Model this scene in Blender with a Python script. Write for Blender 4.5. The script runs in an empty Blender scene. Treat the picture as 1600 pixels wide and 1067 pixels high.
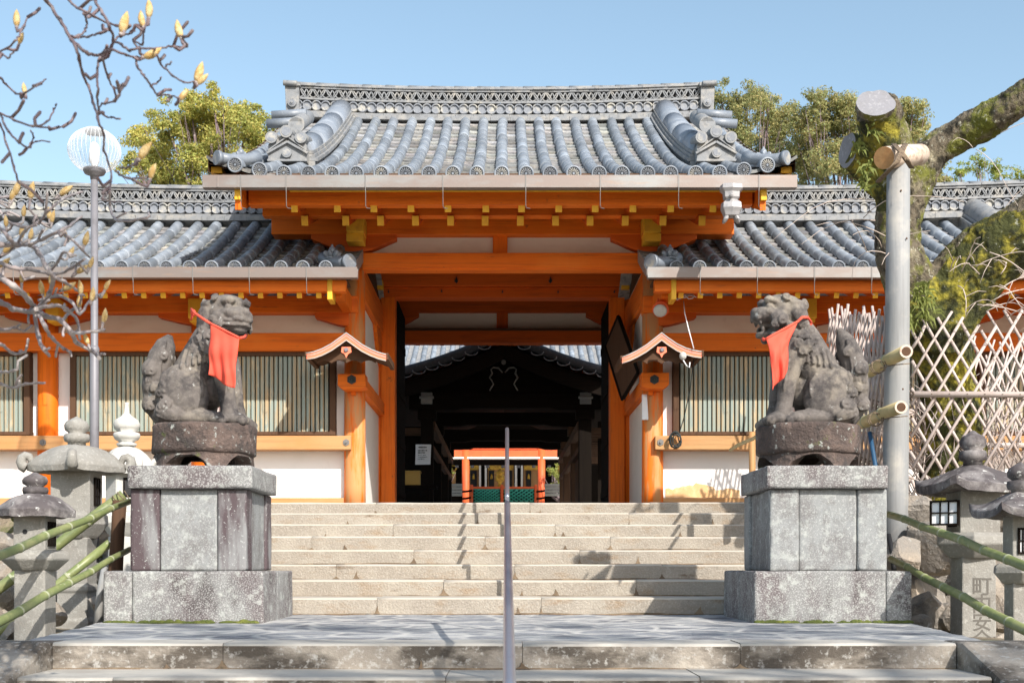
import bpy, bmesh, math, random
from mathutils import Vector, Matrix, noise as mnoise
from mathutils.bvhtree import BVHTree
rad = math.radians
rnd = random.Random(7)
S = bpy.context.scene
COL = S.collection
# ---------------------------------------------------------------- camera, sky, sun, exposure
F, VX, HY, CZ = 1950.0, 788.0, 880.0, 0.44      # focal length in photo pixels, vanishing point, eye height
cd = bpy.data.cameras.new('camera'); cam = bpy.data.objects.new('camera', cd); COL.objects.link(cam)
cam.location = (0, 0, CZ); cam.rotation_euler = (rad(90), 0, 0)
cd.sensor_width = 36; cd.lens = F / 1600 * 36
cd.shift_x = (800 - VX) / 1600; cd.shift_y = (HY - 533.5) / 1600
cd.clip_start = 0.05; cd.clip_end = 3000
cd.dof.use_dof = True; cd.dof.focus_distance = 13.0; cd.dof.aperture_fstop = 5.6
S.camera = cam
SUN = Vector((0.54, -1.0, 0.82)).normalized()     # towards the sun
el = math.asin(SUN.z); az = math.atan2(SUN.x, SUN.y)
W = bpy.data.worlds.new('World'); S.world = W; W.use_nodes = True
nt = W.node_tree; bg = nt.nodes['Background']
sky = nt.nodes.new('ShaderNodeTexSky'); sky.sky_type = 'NISHITA'; sky.sun_disc = False
sky.sun_elevation = el; sky.sun_rotation = az
sky.air_density = 1.0; sky.dust_density = 1.6; sky.ozone_density = 0.6; sky.altitude = 50
hs = nt.nodes.new('ShaderNodeHueSaturation'); hs.inputs['Saturation'].default_value = .92; hs.inputs['Hue'].default_value = .485; nt.links.new(sky.outputs[0], hs.inputs['Color']); nt.links.new(hs.outputs[0], bg.inputs[0]); bg.inputs[1].default_value = 0.15
ld = bpy.data.lights.new('sun', 'SUN'); ld.energy = 4.4; ld.angle = rad(0.55); ld.color = (1.0, 0.945, 0.87)
lo = bpy.data.objects.new('sun', ld); COL.objects.link(lo); lo.location = (20, -40, 33)
lo.rotation_euler = SUN.to_track_quat('Z', 'Y').to_euler()
S.view_settings.view_transform = 'Standard'; S.view_settings.look = 'None'
S.view_settings.exposure = 0.60; S.view_settings.gamma = 1

# ---------------------------------------------------------------- materials
MATS = {}
def M(name, col, rough=.7, mix=(), bump=None, metal=0., tint=False, spec=.4, rv=0., trans=0.):
    """mix: (colour, scale(s), lo, hi[, strength]) noise patches over the base; bump: (scale, strength, distance)"""
    if name in MATS: return MATS[name]
    m = bpy.data.materials.new(name); m.use_nodes = True; t = m.node_tree; N = t.nodes; L = t.links
    b = N['Principled BSDF']; b.inputs['Roughness'].default_value = rough; b.inputs['Metallic'].default_value = metal
    b.inputs['Specular IOR Level'].default_value = spec
    geo = N.new('ShaderNodeNewGeometry')
    def nz(scale, det=5, seed=0):
        mp = N.new('ShaderNodeMapping'); L.new(geo.outputs['Position'], mp.inputs[0])
        sc = scale if isinstance(scale, (tuple, list)) else (scale,) * 3
        mp.inputs['Scale'].default_value = sc; mp.inputs['Location'].default_value = (seed * 7.3, seed * 3.1, seed * 5.7)
        n = N.new('ShaderNodeTexNoise'); n.inputs['Scale'].default_value = 1; n.inputs['Detail'].default_value = det
        n.inputs['Roughness'].default_value = .62
        L.new(mp.outputs[0], n.inputs['Vector']); return n.outputs['Fac']
    rgb = N.new('ShaderNodeRGB'); rgb.outputs[0].default_value = (*col, 1); cur = rgb.outputs[0]
    for i, q in enumerate(mix):
        c, sc, lo_, hi_ = q[:4]; st = q[4] if len(q) > 4 else 1.
        mr = N.new('ShaderNodeMapRange'); mr.inputs[1].default_value = lo_; mr.inputs[2].default_value = hi_
        mr.inputs[4].default_value = st
        L.new(nz(sc, 6, i + 1), mr.inputs[0])
        mx = N.new('ShaderNodeMix'); mx.data_type = 'RGBA'
        L.new(mr.outputs[0], mx.inputs[0]); L.new(cur, mx.inputs[6]); mx.inputs[7].default_value = (*c, 1); cur = mx.outputs[2]
    if tint:
        a = N.new('ShaderNodeAttribute'); a.attribute_name = 'tint'
        mx = N.new('ShaderNodeMix'); mx.data_type = 'RGBA'; mx.blend_type = 'MULTIPLY'; mx.inputs[0].default_value = 1
        L.new(cur, mx.inputs[6]); L.new(a.outputs['Color'], mx.inputs[7]); cur = mx.outputs[2]
    if rv:
        oi = N.new('ShaderNodeObjectInfo'); mr = N.new('ShaderNodeMapRange')
        mr.inputs[3].default_value = 1 - rv; mr.inputs[4].default_value = 1 + rv; L.new(oi.outputs['Random'], mr.inputs[0])
        h = N.new('ShaderNodeHueSaturation'); L.new(mr.outputs[0], h.inputs['Value']); L.new(cur, h.inputs['Color']); cur = h.outputs[0]
    L.new(cur, b.inputs['Base Color'])
    if bump:
        bp = N.new('ShaderNodeBump'); bp.inputs['Strength'].default_value = bump[1]; bp.inputs['Distance'].default_value = bump[2]
        L.new(nz(bump[0], 8, 9), bp.inputs['Height']); L.new(bp.outputs[0], b.inputs['Normal'])
    if trans:
        tr = N.new('ShaderNodeBsdfTranslucent'); L.new(cur, tr.inputs[0]); mxs = N.new('ShaderNodeMixShader'); mxs.inputs[0].default_value = trans
        L.new(b.outputs[0], mxs.inputs[1]); L.new(tr.outputs[0], mxs.inputs[2]); L.new(mxs.outputs[0], N['Material Output'].inputs[0])
    MATS[name] = m; return m
def wood(name, col, dark, axis, lo=.48, hi=.72, extra=(), rough=.62, spec=.3):
    sc = {'x': (1.2, 26, 26), 'y': (26, 1.2, 26), 'z': (26, 26, 1.2)}[axis]
    s2 = {'x': (.7, 5, 5), 'y': (5, .7, 5), 'z': (5, 5, .7)}[axis]
    return M(name + '_' + axis, col, rough, ((dark, sc, lo, hi, .55), (dark, s2, .56, .72, .6)) + tuple(extra), (sc, .45, .008), spec=spec)
OR, ORD = (.78, .160, .005), (.42, .066, .004)
for a in 'xyz': wood('orange', OR, ORD, a, extra=(((.84, .24, .03), 1.3, .5, .8, .6), ((.34, .05, .006), {'x': (.5, 64, 64), 'y': (64, .5, 64), 'z': (64, 64, .5)}[a], .58, .68, .55), ((.12, .06, .03), {'x': (2, 18, 18), 'y': (18, 2, 18), 'z': (18, 18, 2)}[a], .66, .76, .75), ((.16, .05, .02), 9, .66, .74, .6)))
for a in 'xyz': wood('redwood', (.64, .110, .006), (.30, .045, .006), a, lo=.5, hi=.72, extra=(((.10, .04, .02), 7, .68, .76, .7),))
for a in 'xyz': wood('natural', (.46, .26, .11), (.25, .12, .05), a, extra=(((.52, .22, .075), 2.2, .45, .7, .8),))
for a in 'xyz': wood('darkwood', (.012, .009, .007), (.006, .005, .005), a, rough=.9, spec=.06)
for a in 'xyz': wood('brown', (.10, .056, .034), (.04, .025, .018), a, rough=.8, spec=.12)
for a in 'xyz': wood('greywood', (.26, .265, .265), (.17, .17, .17), a, extra=(((.55, .50, .42), 3, .5, .8, .6),))
M('faded_post', OR, .62, ((ORD, (22, 22, 1.2), .5, .75, .55), ((.50, .27, .11), (9, 9, 1.1), .44, .56, .9), ((.16, .09, .05), (30, 30, 3), .66, .74, .8)), ((26, 26, 1.2), .4, .006))
M('yellow', (.74, .40, .025), .6, (((.50, .20, .02), 9, .5, .75, .7), ((.12, .07, .02), 26, .66, .75, .8)))
M('plaster', (.80, .75, .66), .85, (((.66, .58, .48), (2, 2, 5), .5, .8, .7), ((.5, .43, .35), 11, .62, .85, .4)), (30, .12, .004))
M('white_plaster', (.82, .80, .77), .85, (((.70, .67, .62), 2.2, .5, .85, .5), ((.55, .5, .43), (7, 7, 2), .64, .85, .35)), (25, .12, .004))
M('bare_clay', (.66, .42, .20), .9, (((.80, .62, .40), 9, .45, .7, .7), ((.42, .25, .12), 22, .6, .75, .6)), (30, .4, .01))
M('tile', (.175, .20, .235), .42, (((.30, .33, .365), 5, .48, .72, .8), ((.16, .175, .20), (9, 4, 9), .55, .8, .6), ((.42, .42, .40), 24, .62, .74, .6), ((.17, .17, .12), 3.1, .62, .74, .5)), (60, .3, .005), spec=.5, rv=.14, tint=True)
M('tile_bed', (.245, .25, .255), .55, (((.42, .39, .335), 9, .48, .68, .75), ((.08, .082, .088), 13, .50, .68, .8)), (50, .25, .004), tint=True)
M('tile_ridge', (.205, .215, .225), .6, (((.35, .325, .28), 6, .48, .70, .8), ((.13, .135, .14), 13, .50, .66, .85)), (50, .3, .005))
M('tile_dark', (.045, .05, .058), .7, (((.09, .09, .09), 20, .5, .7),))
M('tile_disc', (.17, .185, .21), .5, (((.38, .36, .31), 5, .5, .62), ((.30, .31, .32), 22, .5, .7, .6)), (60, .2, .003), rv=.12)
M('copper', (.215, .175, .155), .5, (((.25, .255, .25), (1.1, 3, 3), .45, .62, .85), ((.33, .21, .14), (1.6, 4, 12), .55, .72, .6), ((.24, .2, .17), 14, .6, .8, .5)), (18, .12, .004), metal=.35, spec=.5)
M('wire', (.19, .18, .17), .5, metal=.3)
M('iron', (.02, .026, .026), .5)
M('stone_step', (.29, .255, .21), .85, (((.38, .34, .28), 2.0, .42, .66, .8), ((.27, .195, .125), (3.1, 3.1, 9), .54, .70, .8), ((.14, .095, .06), (2.3, 2.3, 11), .63, .74, .85), ((.48, .44, .38), 60, .5, .64, .4), ((.16, .135, .11), 42, .60, .70, .45)), (55, .8, .02))
M('stone_worn_lit', (.42, .385, .33), .85, (((.40, .35, .27), 3, .5, .7, .8),), (70, .4, .008))  # worn step edges, lightened to paint in their sunlit highlight
M('stone_worn_lit_low', (.40, .38, .34), .85, (((.30, .28, .25), 3, .48, .66, .9),), (60, .5, .010))  # same painted edge highlight over wear, for the lower flight
M('stone_dirt_shade', (.13, .092, .06), .9, (((.25, .185, .12), 6, .45, .62, .9), ((.05, .045, .03), 17, .56, .7, .8)), (60, .6, .012))  # joint dirt; also paints the shadow line along each riser foot
M('stone_low', (.27, .238, .20), .85, (((.42, .38, .32), 4, .45, .68, .8), ((.07, .058, .046), (1.7, 1.7, 4.0), .44, .56, .95), ((.46, .45, .42), 30, .55, .66, .6)), (60, .6, .012))
M('stone_paving', (.25, .26, .275), .75, (((.46, .46, .45), (1.6, 3.2, 5), .50, .60, .8), ((.105, .11, .125), (2.6, 5, 4), .50, .62, .85), ((.46, .45, .42), 40, .55, .7, .5)), (26, .8, .025))
M('granite', (.20, .20, .195), .85, (((.105, .085, .087), (3.2, 3.2, 1.6), .45, .60, .9), ((.055, .045, .045), (4, 4, 2.2), .55, .66, .8), ((.38, .40, .37), (15, 15, 15), .54, .66, .65), ((.40, .42, .39), 7, .60, .68, .7), ((.52, .52, .5), 95, .5, .6, .5)), (85, .55, .008))
M('granite_clean', (.235, .245, .245), .85, (((.13, .12, .118), (3, 3, 1.5), .47, .64, .85), ((.14, .135, .13), 12, .50, .66, .6), ((.36, .38, .36), 13, .54, .64, .7), ((.43, .45, .43), 55, .56, .66, .6), ((.36, .36, .35), 110, .52, .62, .6)), (90, .5, .007))
M('granite_stained', (.22, .22, .22), .85, (((.075, .052, .057), (4.2, 4.2, .8), .42, .53, .95), ((.43, .45, .43), (60, 60, 50), .60, .66, .7), ((.05, .04, .04), (8, 8, 3), .62, .72, .7)), (90, .5, .007))
M('statue_stone', (.125, .11, .10), .88, (((.27, .235, .185), 3.5, .48, .66, .85), ((.045, .04, .04), 6.0, .48, .62, .88), ((.44, .445, .42), 13, .63, .71, .8), ((.25, .23, .205), 40, .5, .68, .25)), (45, .5, .008))
M('plinth_stone', (.085, .063, .055), .88, (((.21, .15, .125), 5, .45, .68, .8), ((.045, .04, .038), 8, .52, .66, .8), ((.40, .42, .39), 17, .60, .67, .85), ((.11, .14, .03), 7, .62, .70, .7)), (34, 1., .03))
M('lantern_stone', (.27, .26, .235), .88, (((.22, .205, .18), 4, .48, .66, .8), ((.46, .45, .41), 34, .54, .68, .5), ((.14, .13, .115), 11, .64, .74, .6)), (80, .7, .010))
M('lantern_dark', (.085, .073, .074), .85, (((.30, .28, .27), 6, .45, .66, .8), ((.06, .055, .055), 5, .54, .68, .8), ((.55, .55, .52), 19, .62, .68, .85)), (60, .6, .010))
M('lantern_pale', (.50, .49, .455), .85, (((.42, .41, .38), 7, .5, .72, .7),), (70, .6, .009))
M('boulder', (.25, .225, .195), .88, (((.38, .31, .235), 3, .42, .66, .8), ((.11, .10, .095), 5, .55, .7, .7), ((.48, .48, .45), 16, .6, .68, .7)), (28, .9, .03))
M('moss', (.075, .095, .022), .95, (((.16, .17, .035), 9, .45, .66), ((.06, .09, .02), 18, .55, .7)), (60, 1, .02))
M('soil', (.19, .155, .11), .95, (((.30, .25, .17), 4, .45, .7), ((.09, .11, .035), 3, .55, .68), ((.1, .08, .06), 14, .55, .7)), (30, .8, .03))
M('gravel', (.42, .39, .34), .95, (((.28, .26, .23), 26, .5, .6),), (60, .6, .01))
M('cloth', (.85, .125, .075), .8, (((.78, .09, .055), 6, .45, .7, .6),), (260, .12, .001), trans=.25)
M('steel', (.42, .43, .48), .30, (((.32, .27, .30), 14, .58, .72, .5),), metal=.8, spec=.6)
M('pole_paint', (.19, .185, .20), .5, (((.14, .135, .145), 6, .5, .7),), metal=.1)
M('zinc', (.36, .35, .35), .5, (((.24, .24, .25), 9, .5, .7),), metal=.3)
M('coral', (.82, .20, .105), .6)
M('black', (.012, .012, .013), .6)
M('gold', (.70, .42, .06), .4, (((.3, .15, .03), 14, .5, .7),), metal=.3)
M('vermilion', (.80, .13, .035), .55, (((.70, .10, .03), 3, .45, .7),))
M('green_paint', (.05, .36, .25), .55)
M('slat', (.26, .31, .275), .7, (((.44, .30, .15), (26, 26, 1.2), .46, .60, .8), ((.60, .46, .27), (9, 9, 3), .55, .68, .7), ((.26, .28, .24), (34, 34, 3), .62, .74, .5)), ((30, 30, 2), .3, .004))
M('bamboo_node', (.34, .36, .24), .6)
M('bamboo_green', (.165, .20, .075), .42, (((.27, .28, .125), (7, 7, 7), .45, .66, .8), ((.10, .14, .05), 4, .55, .7, .7), ((.42, .42, .32), 18, .62, .72, .6)), (30, .15, .003), spec=.5, rv=.12)
M('bamboo_dry', (.50, .40, .20), .5, (((.38, .33, .15), 6, .45, .66, .8),), (30, .15, .003), spec=.5)
M('cane', (.50, .42, .385), .7, (((.42, .33, .28), 5, .45, .7, .8), ((.70, .65, .62), 9, .55, .75, .7)), (40, .25, .004), rv=.1)
M('rope', (.20, .15, .10), .9, (((.1, .07, .05), 40, .45, .6),), (90, .6, .004))
M('bark', (.14, .115, .08), .95, (((.30, .265, .18), 7, .50, .64, .9), ((.028, .024, .016), 6, .48, .60, .92), ((.15, .16, .02), 3.2, .50, .60, .9), ((.52, .52, .42), 26, .60, .68, .8)), (24, 1, .05))
M('bark_moss', (.065, .07, .02), .95, (((.36, .31, .04), 4.5, .47, .58, .95), ((.016, .019, .011), 5, .50, .62, .85), ((.45, .46, .36), 14, .63, .69, .8)), (26, 1, .05))
M('cut_wood', (.225, .225, .245), .85, (((.19, .185, .19), 9, .45, .7, .8), ((.42, .42, .43), 30, .55, .7, .6)), (40, .4, .006))
M('log', (.62, .50, .40), .8, (((.36, .24, .18), (5, 16, 16), .5, .62, .8),), (20, .4, .006))
M('twig_dark', (.16, .115, .12), .8, (((.30, .26, .25), 14, .50, .70, .9),), (60, .4, .004))
M('twig', (.29, .245, .24), .8, (((.46, .43, .41), 14, .45, .66, .9),), (60, .4, .004))
M('twig_pale', (.55, .46, .40), .85)
M('bud', (.46, .30, .11), .9, (((.66, .53, .29), 60, .42, .62, .8), ((.4, .27, .1), 30, .58, .7, .6)), (160, .7, .004))
M('fern', (.20, .23, .055), .7, trans=.3)
M('glass_clear', (.9, .93, .95), .05)
M('paper', (.80, .81, .82), .8)
M('ink', (.05, .05, .055), .9)
M('inscription', (.13, .12, .105), .9)
M('card', (.55, .36, .10), .8)
M('pipe_blue', (.02, .07, .14), .5)

t = MATS['stone_paving'].node_tree; N, L = t.nodes, t.links; b_ = N['Principled BSDF']; src = b_.inputs['Base Color'].links[0].from_socket
g_ = N.new('ShaderNodeNewGeometry'); nv_ = N.new('ShaderNodeTexNoise'); nv_.inputs['Scale'].default_value = 3; L.new(g_.outputs['Position'], nv_.inputs['Vector'])
mx_ = N.new('ShaderNodeMix'); mx_.data_type = 'VECTOR'; mx_.inputs[0].default_value = .12; L.new(g_.outputs['Position'], mx_.inputs[4]); L.new(nv_.outputs['Color'], mx_.inputs[5])
vo = N.new('ShaderNodeTexVoronoi'); vo.feature = 'DISTANCE_TO_EDGE'; vo.inputs['Scale'].default_value = 3.1; L.new(mx_.outputs[1], vo.inputs['Vector'])
mr_ = N.new('ShaderNodeMapRange'); mr_.inputs[1].default_value = .02; mr_.inputs[2].default_value = .10; mr_.inputs[3].default_value = .8; mr_.inputs[4].default_value = 0; L.new(vo.outputs['Distance'], mr_.inputs[0])
mc_ = N.new('ShaderNodeMix'); mc_.data_type = 'RGBA'; L.new(mr_.outputs[0], mc_.inputs[0]); L.new(src, mc_.inputs[6]); mc_.inputs[7].default_value = (.52, .51, .48, 1); L.new(mc_.outputs[2], b_.inputs['Base Color'])
# ---------------------------------------------------------------- mesh builder and object helpers
def P(px, py, D): return Vector(((px - VX) / F * D, D, CZ + (HY - py) / F * D))
def PX(px, D): return (px - VX) / F * D
def PZ(py, D): return CZ + (HY - py) / F * D
class MB:
    def __init__(s): s.v = []; s.f = []; s.m = []; s.sm = []; s.t = []
    def face(s, idx, m=0, sm=False, t=1.): s.f.append(tuple(idx)); s.m.append(m); s.sm.append(sm); s.t.append(t)
    def poly(s, pts, m=0, t=1.):
        b = len(s.v); s.v += [Vector(p) for p in pts]; s.face(range(b, b + len(pts)), m, False, t)
    def hexa(s, c, m=0, ends=None):
        b = len(s.v); s.v += [Vector(p) for p in c]
        for k, q in enumerate(((0, 3, 2, 1), (4, 5, 6, 7), (0, 1, 5, 4), (1, 2, 6, 5), (2, 3, 7, 6), (3, 0, 4, 7))):
            s.face([b + i for i in q], ends[k] if ends and k in ends else m)
    def box(s, x0, x1, y0, y1, z0, z1, m=0, ends=None):
        s.hexa([(x0, y0, z0), (x1, y0, z0), (x1, y1, z0), (x0, y1, z0), (x0, y0, z1), (x1, y0, z1), (x1, y1, z1), (x0, y1, z1)], m, ends)
    def rbox(s, x0, x1, y0, y1, z0, z1, m=0, seed=0., chip=.022):
        lo = Vector((x0, y0, z0)); hi = Vector((x1, y1, z1))
        def ts(L): n = max(3, int(L / .045)); return [0, min(.2, .010 / L)] + [(k + .5) / n for k in range(n)] + [1 - min(.2, .010 / L), 1]
        T = [ts(hi[i] - lo[i]) for i in range(3)]
        for ax in range(3):
            u, v = (ax + 1) % 3, (ax + 2) % 3
            for e in (0, 1):
                b = len(s.v)
                for a in T[u]:
                    for c in T[v]:
                        t = [0, 0, 0]; t[ax], t[u], t[v] = e, a, c; p = Vector([lo[i] + (hi[i] - lo[i]) * t[i] for i in range(3)]); ext = [i for i in range(3) if t[i] in (0, 1)]
                        n = mnoise.noise(p * 9 + Vector((seed, 0, 0))) + .5 * mnoise.noise(p * 23)
                        if len(ext) > 1:
                            q = .0045 + max(0, n - .25) * chip
                            for i in ext: p[i] += q if t[i] == 0 else -q
                        p += mnoise.noise_vector(p * 5 + Vector((seed, 1, 2))) * .004
                        s.v.append(p)
                w = len(T[v])
                for i in range(len(T[u]) - 1):
                    for j in range(w - 1):
                        f = (b + i * w + j, b + (i + 1) * w + j, b + (i + 1) * w + j + 1, b + i * w + j + 1); s.face(f if e else f[::-1], m, True)
    def pbox(s, px0, px1, py0, py1, D0, D1, m=0, ends=None):   # front face at depth D0 given by its pixel corners
        a = P(px0, py1, D0); c = P(px1, py0, D0); s.box(a.x, c.x, D0, D1, a.z, c.z, m, ends)
    def beam(s, p, q, w, h, m=0, up=(0, 0, 1), cap=None):
        p, q = Vector(p), Vector(q); d = (q - p).normalized(); r = d.cross(Vector(up)).normalized(); u = r.cross(d)
        c = [p - r * w / 2 - u * h / 2, p + r * w / 2 - u * h / 2, q + r * w / 2 - u * h / 2, q - r * w / 2 - u * h / 2]
        s.hexa(c + [x + u * h for x in c], m, {2: cap} if cap is not None else None)
    def tube(s, path, radii, n=10, m=0, cap=True, sm=True, cm=None, ref=None):
        path = [Vector(p) for p in path]; K = len(path)
        if not isinstance(radii, (list, tuple)): radii = [radii] * K
        b = len(s.v); prev = None
        for i, p in enumerate(path):
            d = (path[min(i + 1, K - 1)] - path[max(i - 1, 0)])
            d = d.normalized() if d.length > 1e-9 else Vector((0, 0, 1))
            if prev is None:
                a = Vector(ref) if ref else (Vector((0, 0, 1)) if abs(d.z) < .9 else Vector((1, 0, 0)))
            else: a = prev
            x = a - d * a.dot(d); x = x.normalized() if x.length > 1e-6 else d.orthogonal().normalized()
            prev = x; y = d.cross(x)
            for k in range(n):
                th = 2 * math.pi * k / n; s.v.append(p + (x * math.cos(th) + y * math.sin(th)) * radii[i])
        for i in range(K - 1):
            for k in range(n):
                k2 = (k + 1) % n; s.face((b + i * n + k, b + i * n + k2, b + (i + 1) * n + k2, b + (i + 1) * n + k), m, sm)
        if cap:
            c = m if cm is None else cm
            s.face([b + k for k in reversed(range(n))], c); s.face([b + (K - 1) * n + k for k in range(n)], c)
    def cyl(s, p, q, r, n=16, m=0, r2=None, cm=None): s.tube([p, q], [r, r if r2 is None else r2], n, m, True, True, cm)
    def lathe(s, c, prof, n=24, m=0, a0=0., sm=True, lobes=0, la=0.):
        c = Vector(c); b = len(s.v); K = len(prof)
        for (r, z) in prof:
            for k in range(n):
                th = a0 + 2 * math.pi * k / n
                rr = r * (1 + la * (abs(math.cos(lobes * th / 2)) - .7)) if lobes else r
                s.v.append(c + Vector((rr * math.cos(th), rr * math.sin(th), z)))
        for i in range(K - 1):
            for k in range(n):
                k2 = (k + 1) % n; s.face((b + i * n + k, b + i * n + k2, b + (i + 1) * n + k2, b + (i + 1) * n + k), m, sm)
        s.face([b + k for k in reversed(range(n))], m); s.face([b + (K - 1) * n + k for k in range(n)], m)
    def prism(s, pts, ax, c0, c1, m=0, fm=None):
        def mk(a, b_, c): return {'x': Vector((c, a, b_)), 'y': Vector((a, c, b_)), 'z': Vector((a, b_, c))}[ax]
        n = len(pts); b = len(s.v); s.v += [mk(p[0], p[1], c0) for p in pts] + [mk(p[0], p[1], c1) for p in pts]
        s.face(range(b, b + n), m if fm is None else fm); s.face([b + n + k for k in reversed(range(n))], m)
        for k in range(n):
            k2 = (k + 1) % n; s.face((b + k, b + n + k, b + n + k2, b + k2), m)
    def pprism(s, pts, D0, D1, m=0, fm=None):      # outline in photo pixels taken at depth D0
        s.prism([(PX(a, D0), PZ(b, D0)) for a, b in pts], 'y', D0, D1, m, fm)
    def ell(s, c, r, rot=None, nu=16, nv=10, m=0):
        c = Vector(c); R = rot if rot is not None else Matrix.Identity(3); b = len(s.v)
        for j in range(1, nv):
            ph = math.pi * j / nv
            for k in range(nu):
                th = 2 * math.pi * k / nu
                s.v.append(c + R @ Vector((r[0] * math.sin(ph) * math.cos(th), r[1] * math.sin(ph) * math.sin(th), r[2] * math.cos(ph))))
        s.v += [c + R @ Vector((0, 0, r[2])), c + R @ Vector((0, 0, -r[2]))]; T = len(s.v) - 2
        for j in range(nv - 2):
            for k in range(nu):
                k2 = (k + 1) % nu; s.face((b + j * nu + k, b + (j + 1) * nu + k, b + (j + 1) * nu + k2, b + j * nu + k2), m, True)
        for k in range(nu):
            k2 = (k + 1) % nu; s.face((T, b + k, b + k2), m, True); s.face((T + 1, b + (nv - 2) * nu + k2, b + (nv - 2) * nu + k), m, True)
    def grid(s, fn, nu, nv, m=0, sm=True):
        b = len(s.v)
        for i in range(nu + 1):
            for j in range(nv + 1): s.v.append(Vector(fn(i / nu, j / nv)))
        w = nv + 1
        for i in range(nu):
            for j in range(nv): s.face((b + i * w + j, b + (i + 1) * w + j, b + (i + 1) * w + j + 1, b + i * w + j + 1), m, sm)
    def jitter(s, amp, freq=3., seed=0.):
        for i, p in enumerate(s.v): s.v[i] = p + mnoise.noise_vector(p * freq + Vector((seed, seed * 2, 0))) * amp
    def mesh(s, name, mats, off=Vector((0, 0, 0))):
        me = bpy.data.meshes.new(name); me.from_pydata([tuple(p - off) for p in s.v], [], s.f)
        for m in mats: me.materials.append(MATS[m])
        me.polygons.foreach_set('material_index', s.m); me.polygons.foreach_set('use_smooth', s.sm)
        if any(t != 1. for t in s.t) or any(m.startswith(('tile', 'leaf')) for m in mats):
            at = me.color_attributes.new('tint', 'FLOAT_COLOR', 'CORNER'); arr = []
            for p, t in zip(me.polygons, s.t):
                c = t if isinstance(t, tuple) else (t, t, t)
                arr += [c[0], c[1], c[2], 1.] * p.loop_total
            at.data.foreach_set('color', arr)
        me.update(); return me
def fixnormals(me):
    bm = bmesh.new(); bm.from_mesh(me); bmesh.ops.recalc_face_normals(bm, faces=bm.faces); bm.to_mesh(me); bm.free()
def bevel(o, w, seg=2):
    b = o.modifiers.new('bevel', 'BEVEL'); b.width = w; b.segments = seg; b.limit_method = 'ANGLE'; b.angle_limit = rad(40); return o
def root_of(o):
    while o.parent: o = o.parent
    return o
def thing(name, label, cat, loc=(0, 0, 0), group=None):
    o = bpy.data.objects.new(name, None); COL.objects.link(o); o.location = loc; o.empty_display_size = .1
    o['label'] = label; o['category'] = cat
    if group: o['group'] = group
    return o
def part(name, mb, mats, parent, bv=0, label=None, fix=True):
    if isinstance(mats, str): mats = [mats]
    me = mb.mesh(name, mats, root_of(parent).location.copy())
    if fix: fixnormals(me)
    o = bpy.data.objects.new(name, me); COL.objects.link(o); o.parent = parent
    if bv: bevel(o, bv)
    if label: o['label'] = label
    return o
def solo(name, mb, mats, label, cat, loc=(0, 0, 0), group=None, bv=0, fix=True):
    if isinstance(mats, str): mats = [mats]
    loc = Vector(loc); me = mb.mesh(name, mats, loc)
    if fix: fixnormals(me)
    o = bpy.data.objects.new(name, me); COL.objects.link(o); o.location = loc
    o['label'] = label; o['category'] = cat
    if group: o['group'] = group
    if bv: bevel(o, bv)
    return o
def struct(name, mb, mats, bv=0, kind='structure', fix=True):
    if isinstance(mats, str): mats = [mats]
    me = mb.mesh(name, mats)
    if fix: fixnormals(me)
    o = bpy.data.objects.new(name, me); COL.objects.link(o); o['kind'] = kind
    if bv: bevel(o, bv)
    return o
def sstep(a, b, x):
    t = max(0, min(1, (x - a) / (b - a))); return t * t * (3 - 2 * t)

# ---------------------------------------------------------------- ground, landing, stairs
D1, TR, RS = 10.8, .54, .144
FLOOR = 8 * RS
def ground_z(x, y):
    hx = abs(x)
    z = -1.45 + 1.30 * sstep(3.6, 7.2, y)
    z += (FLOOR - .06 + .15) * sstep(13.7, 14.75, y) if True else 0
    z += .10 * mnoise.noise(Vector((x * .8, y * .8, 0))) * (sstep(7, 8, y) - sstep(13, 14, y))
    return z
mb = MB()
xs = [-1500, -400, -120, -50, -25, -14] + [-9 + .3 * i for i in range(61)] + [14, 25, 50, 120, 400, 1500]
ys = [-600, -150, -50, -20, -8, -2] + [1 + .3 * i for i in range(50)] + [17, 20, 26, 40, 80, 200, 600, 1500]
b0 = len(mb.v)
for x in xs:
    for y in ys:
        z = ground_z(x, y)
        if y < 14.9 and abs(x) < 3.25: z -= .45 * (1 - sstep(2.7, 3.25, abs(x))) * sstep(4, 6, y)
        mb.v.append(Vector((x, y, z)))
ny = len(ys)
for i in range(len(xs) - 1):
    for j in range(ny - 1): mb.face((i * ny + j, (i + 1) * ny + j, (i + 1) * ny + j + 1, i * ny + j + 1), 0, True)
struct('ground', mb, 'soil')
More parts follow.
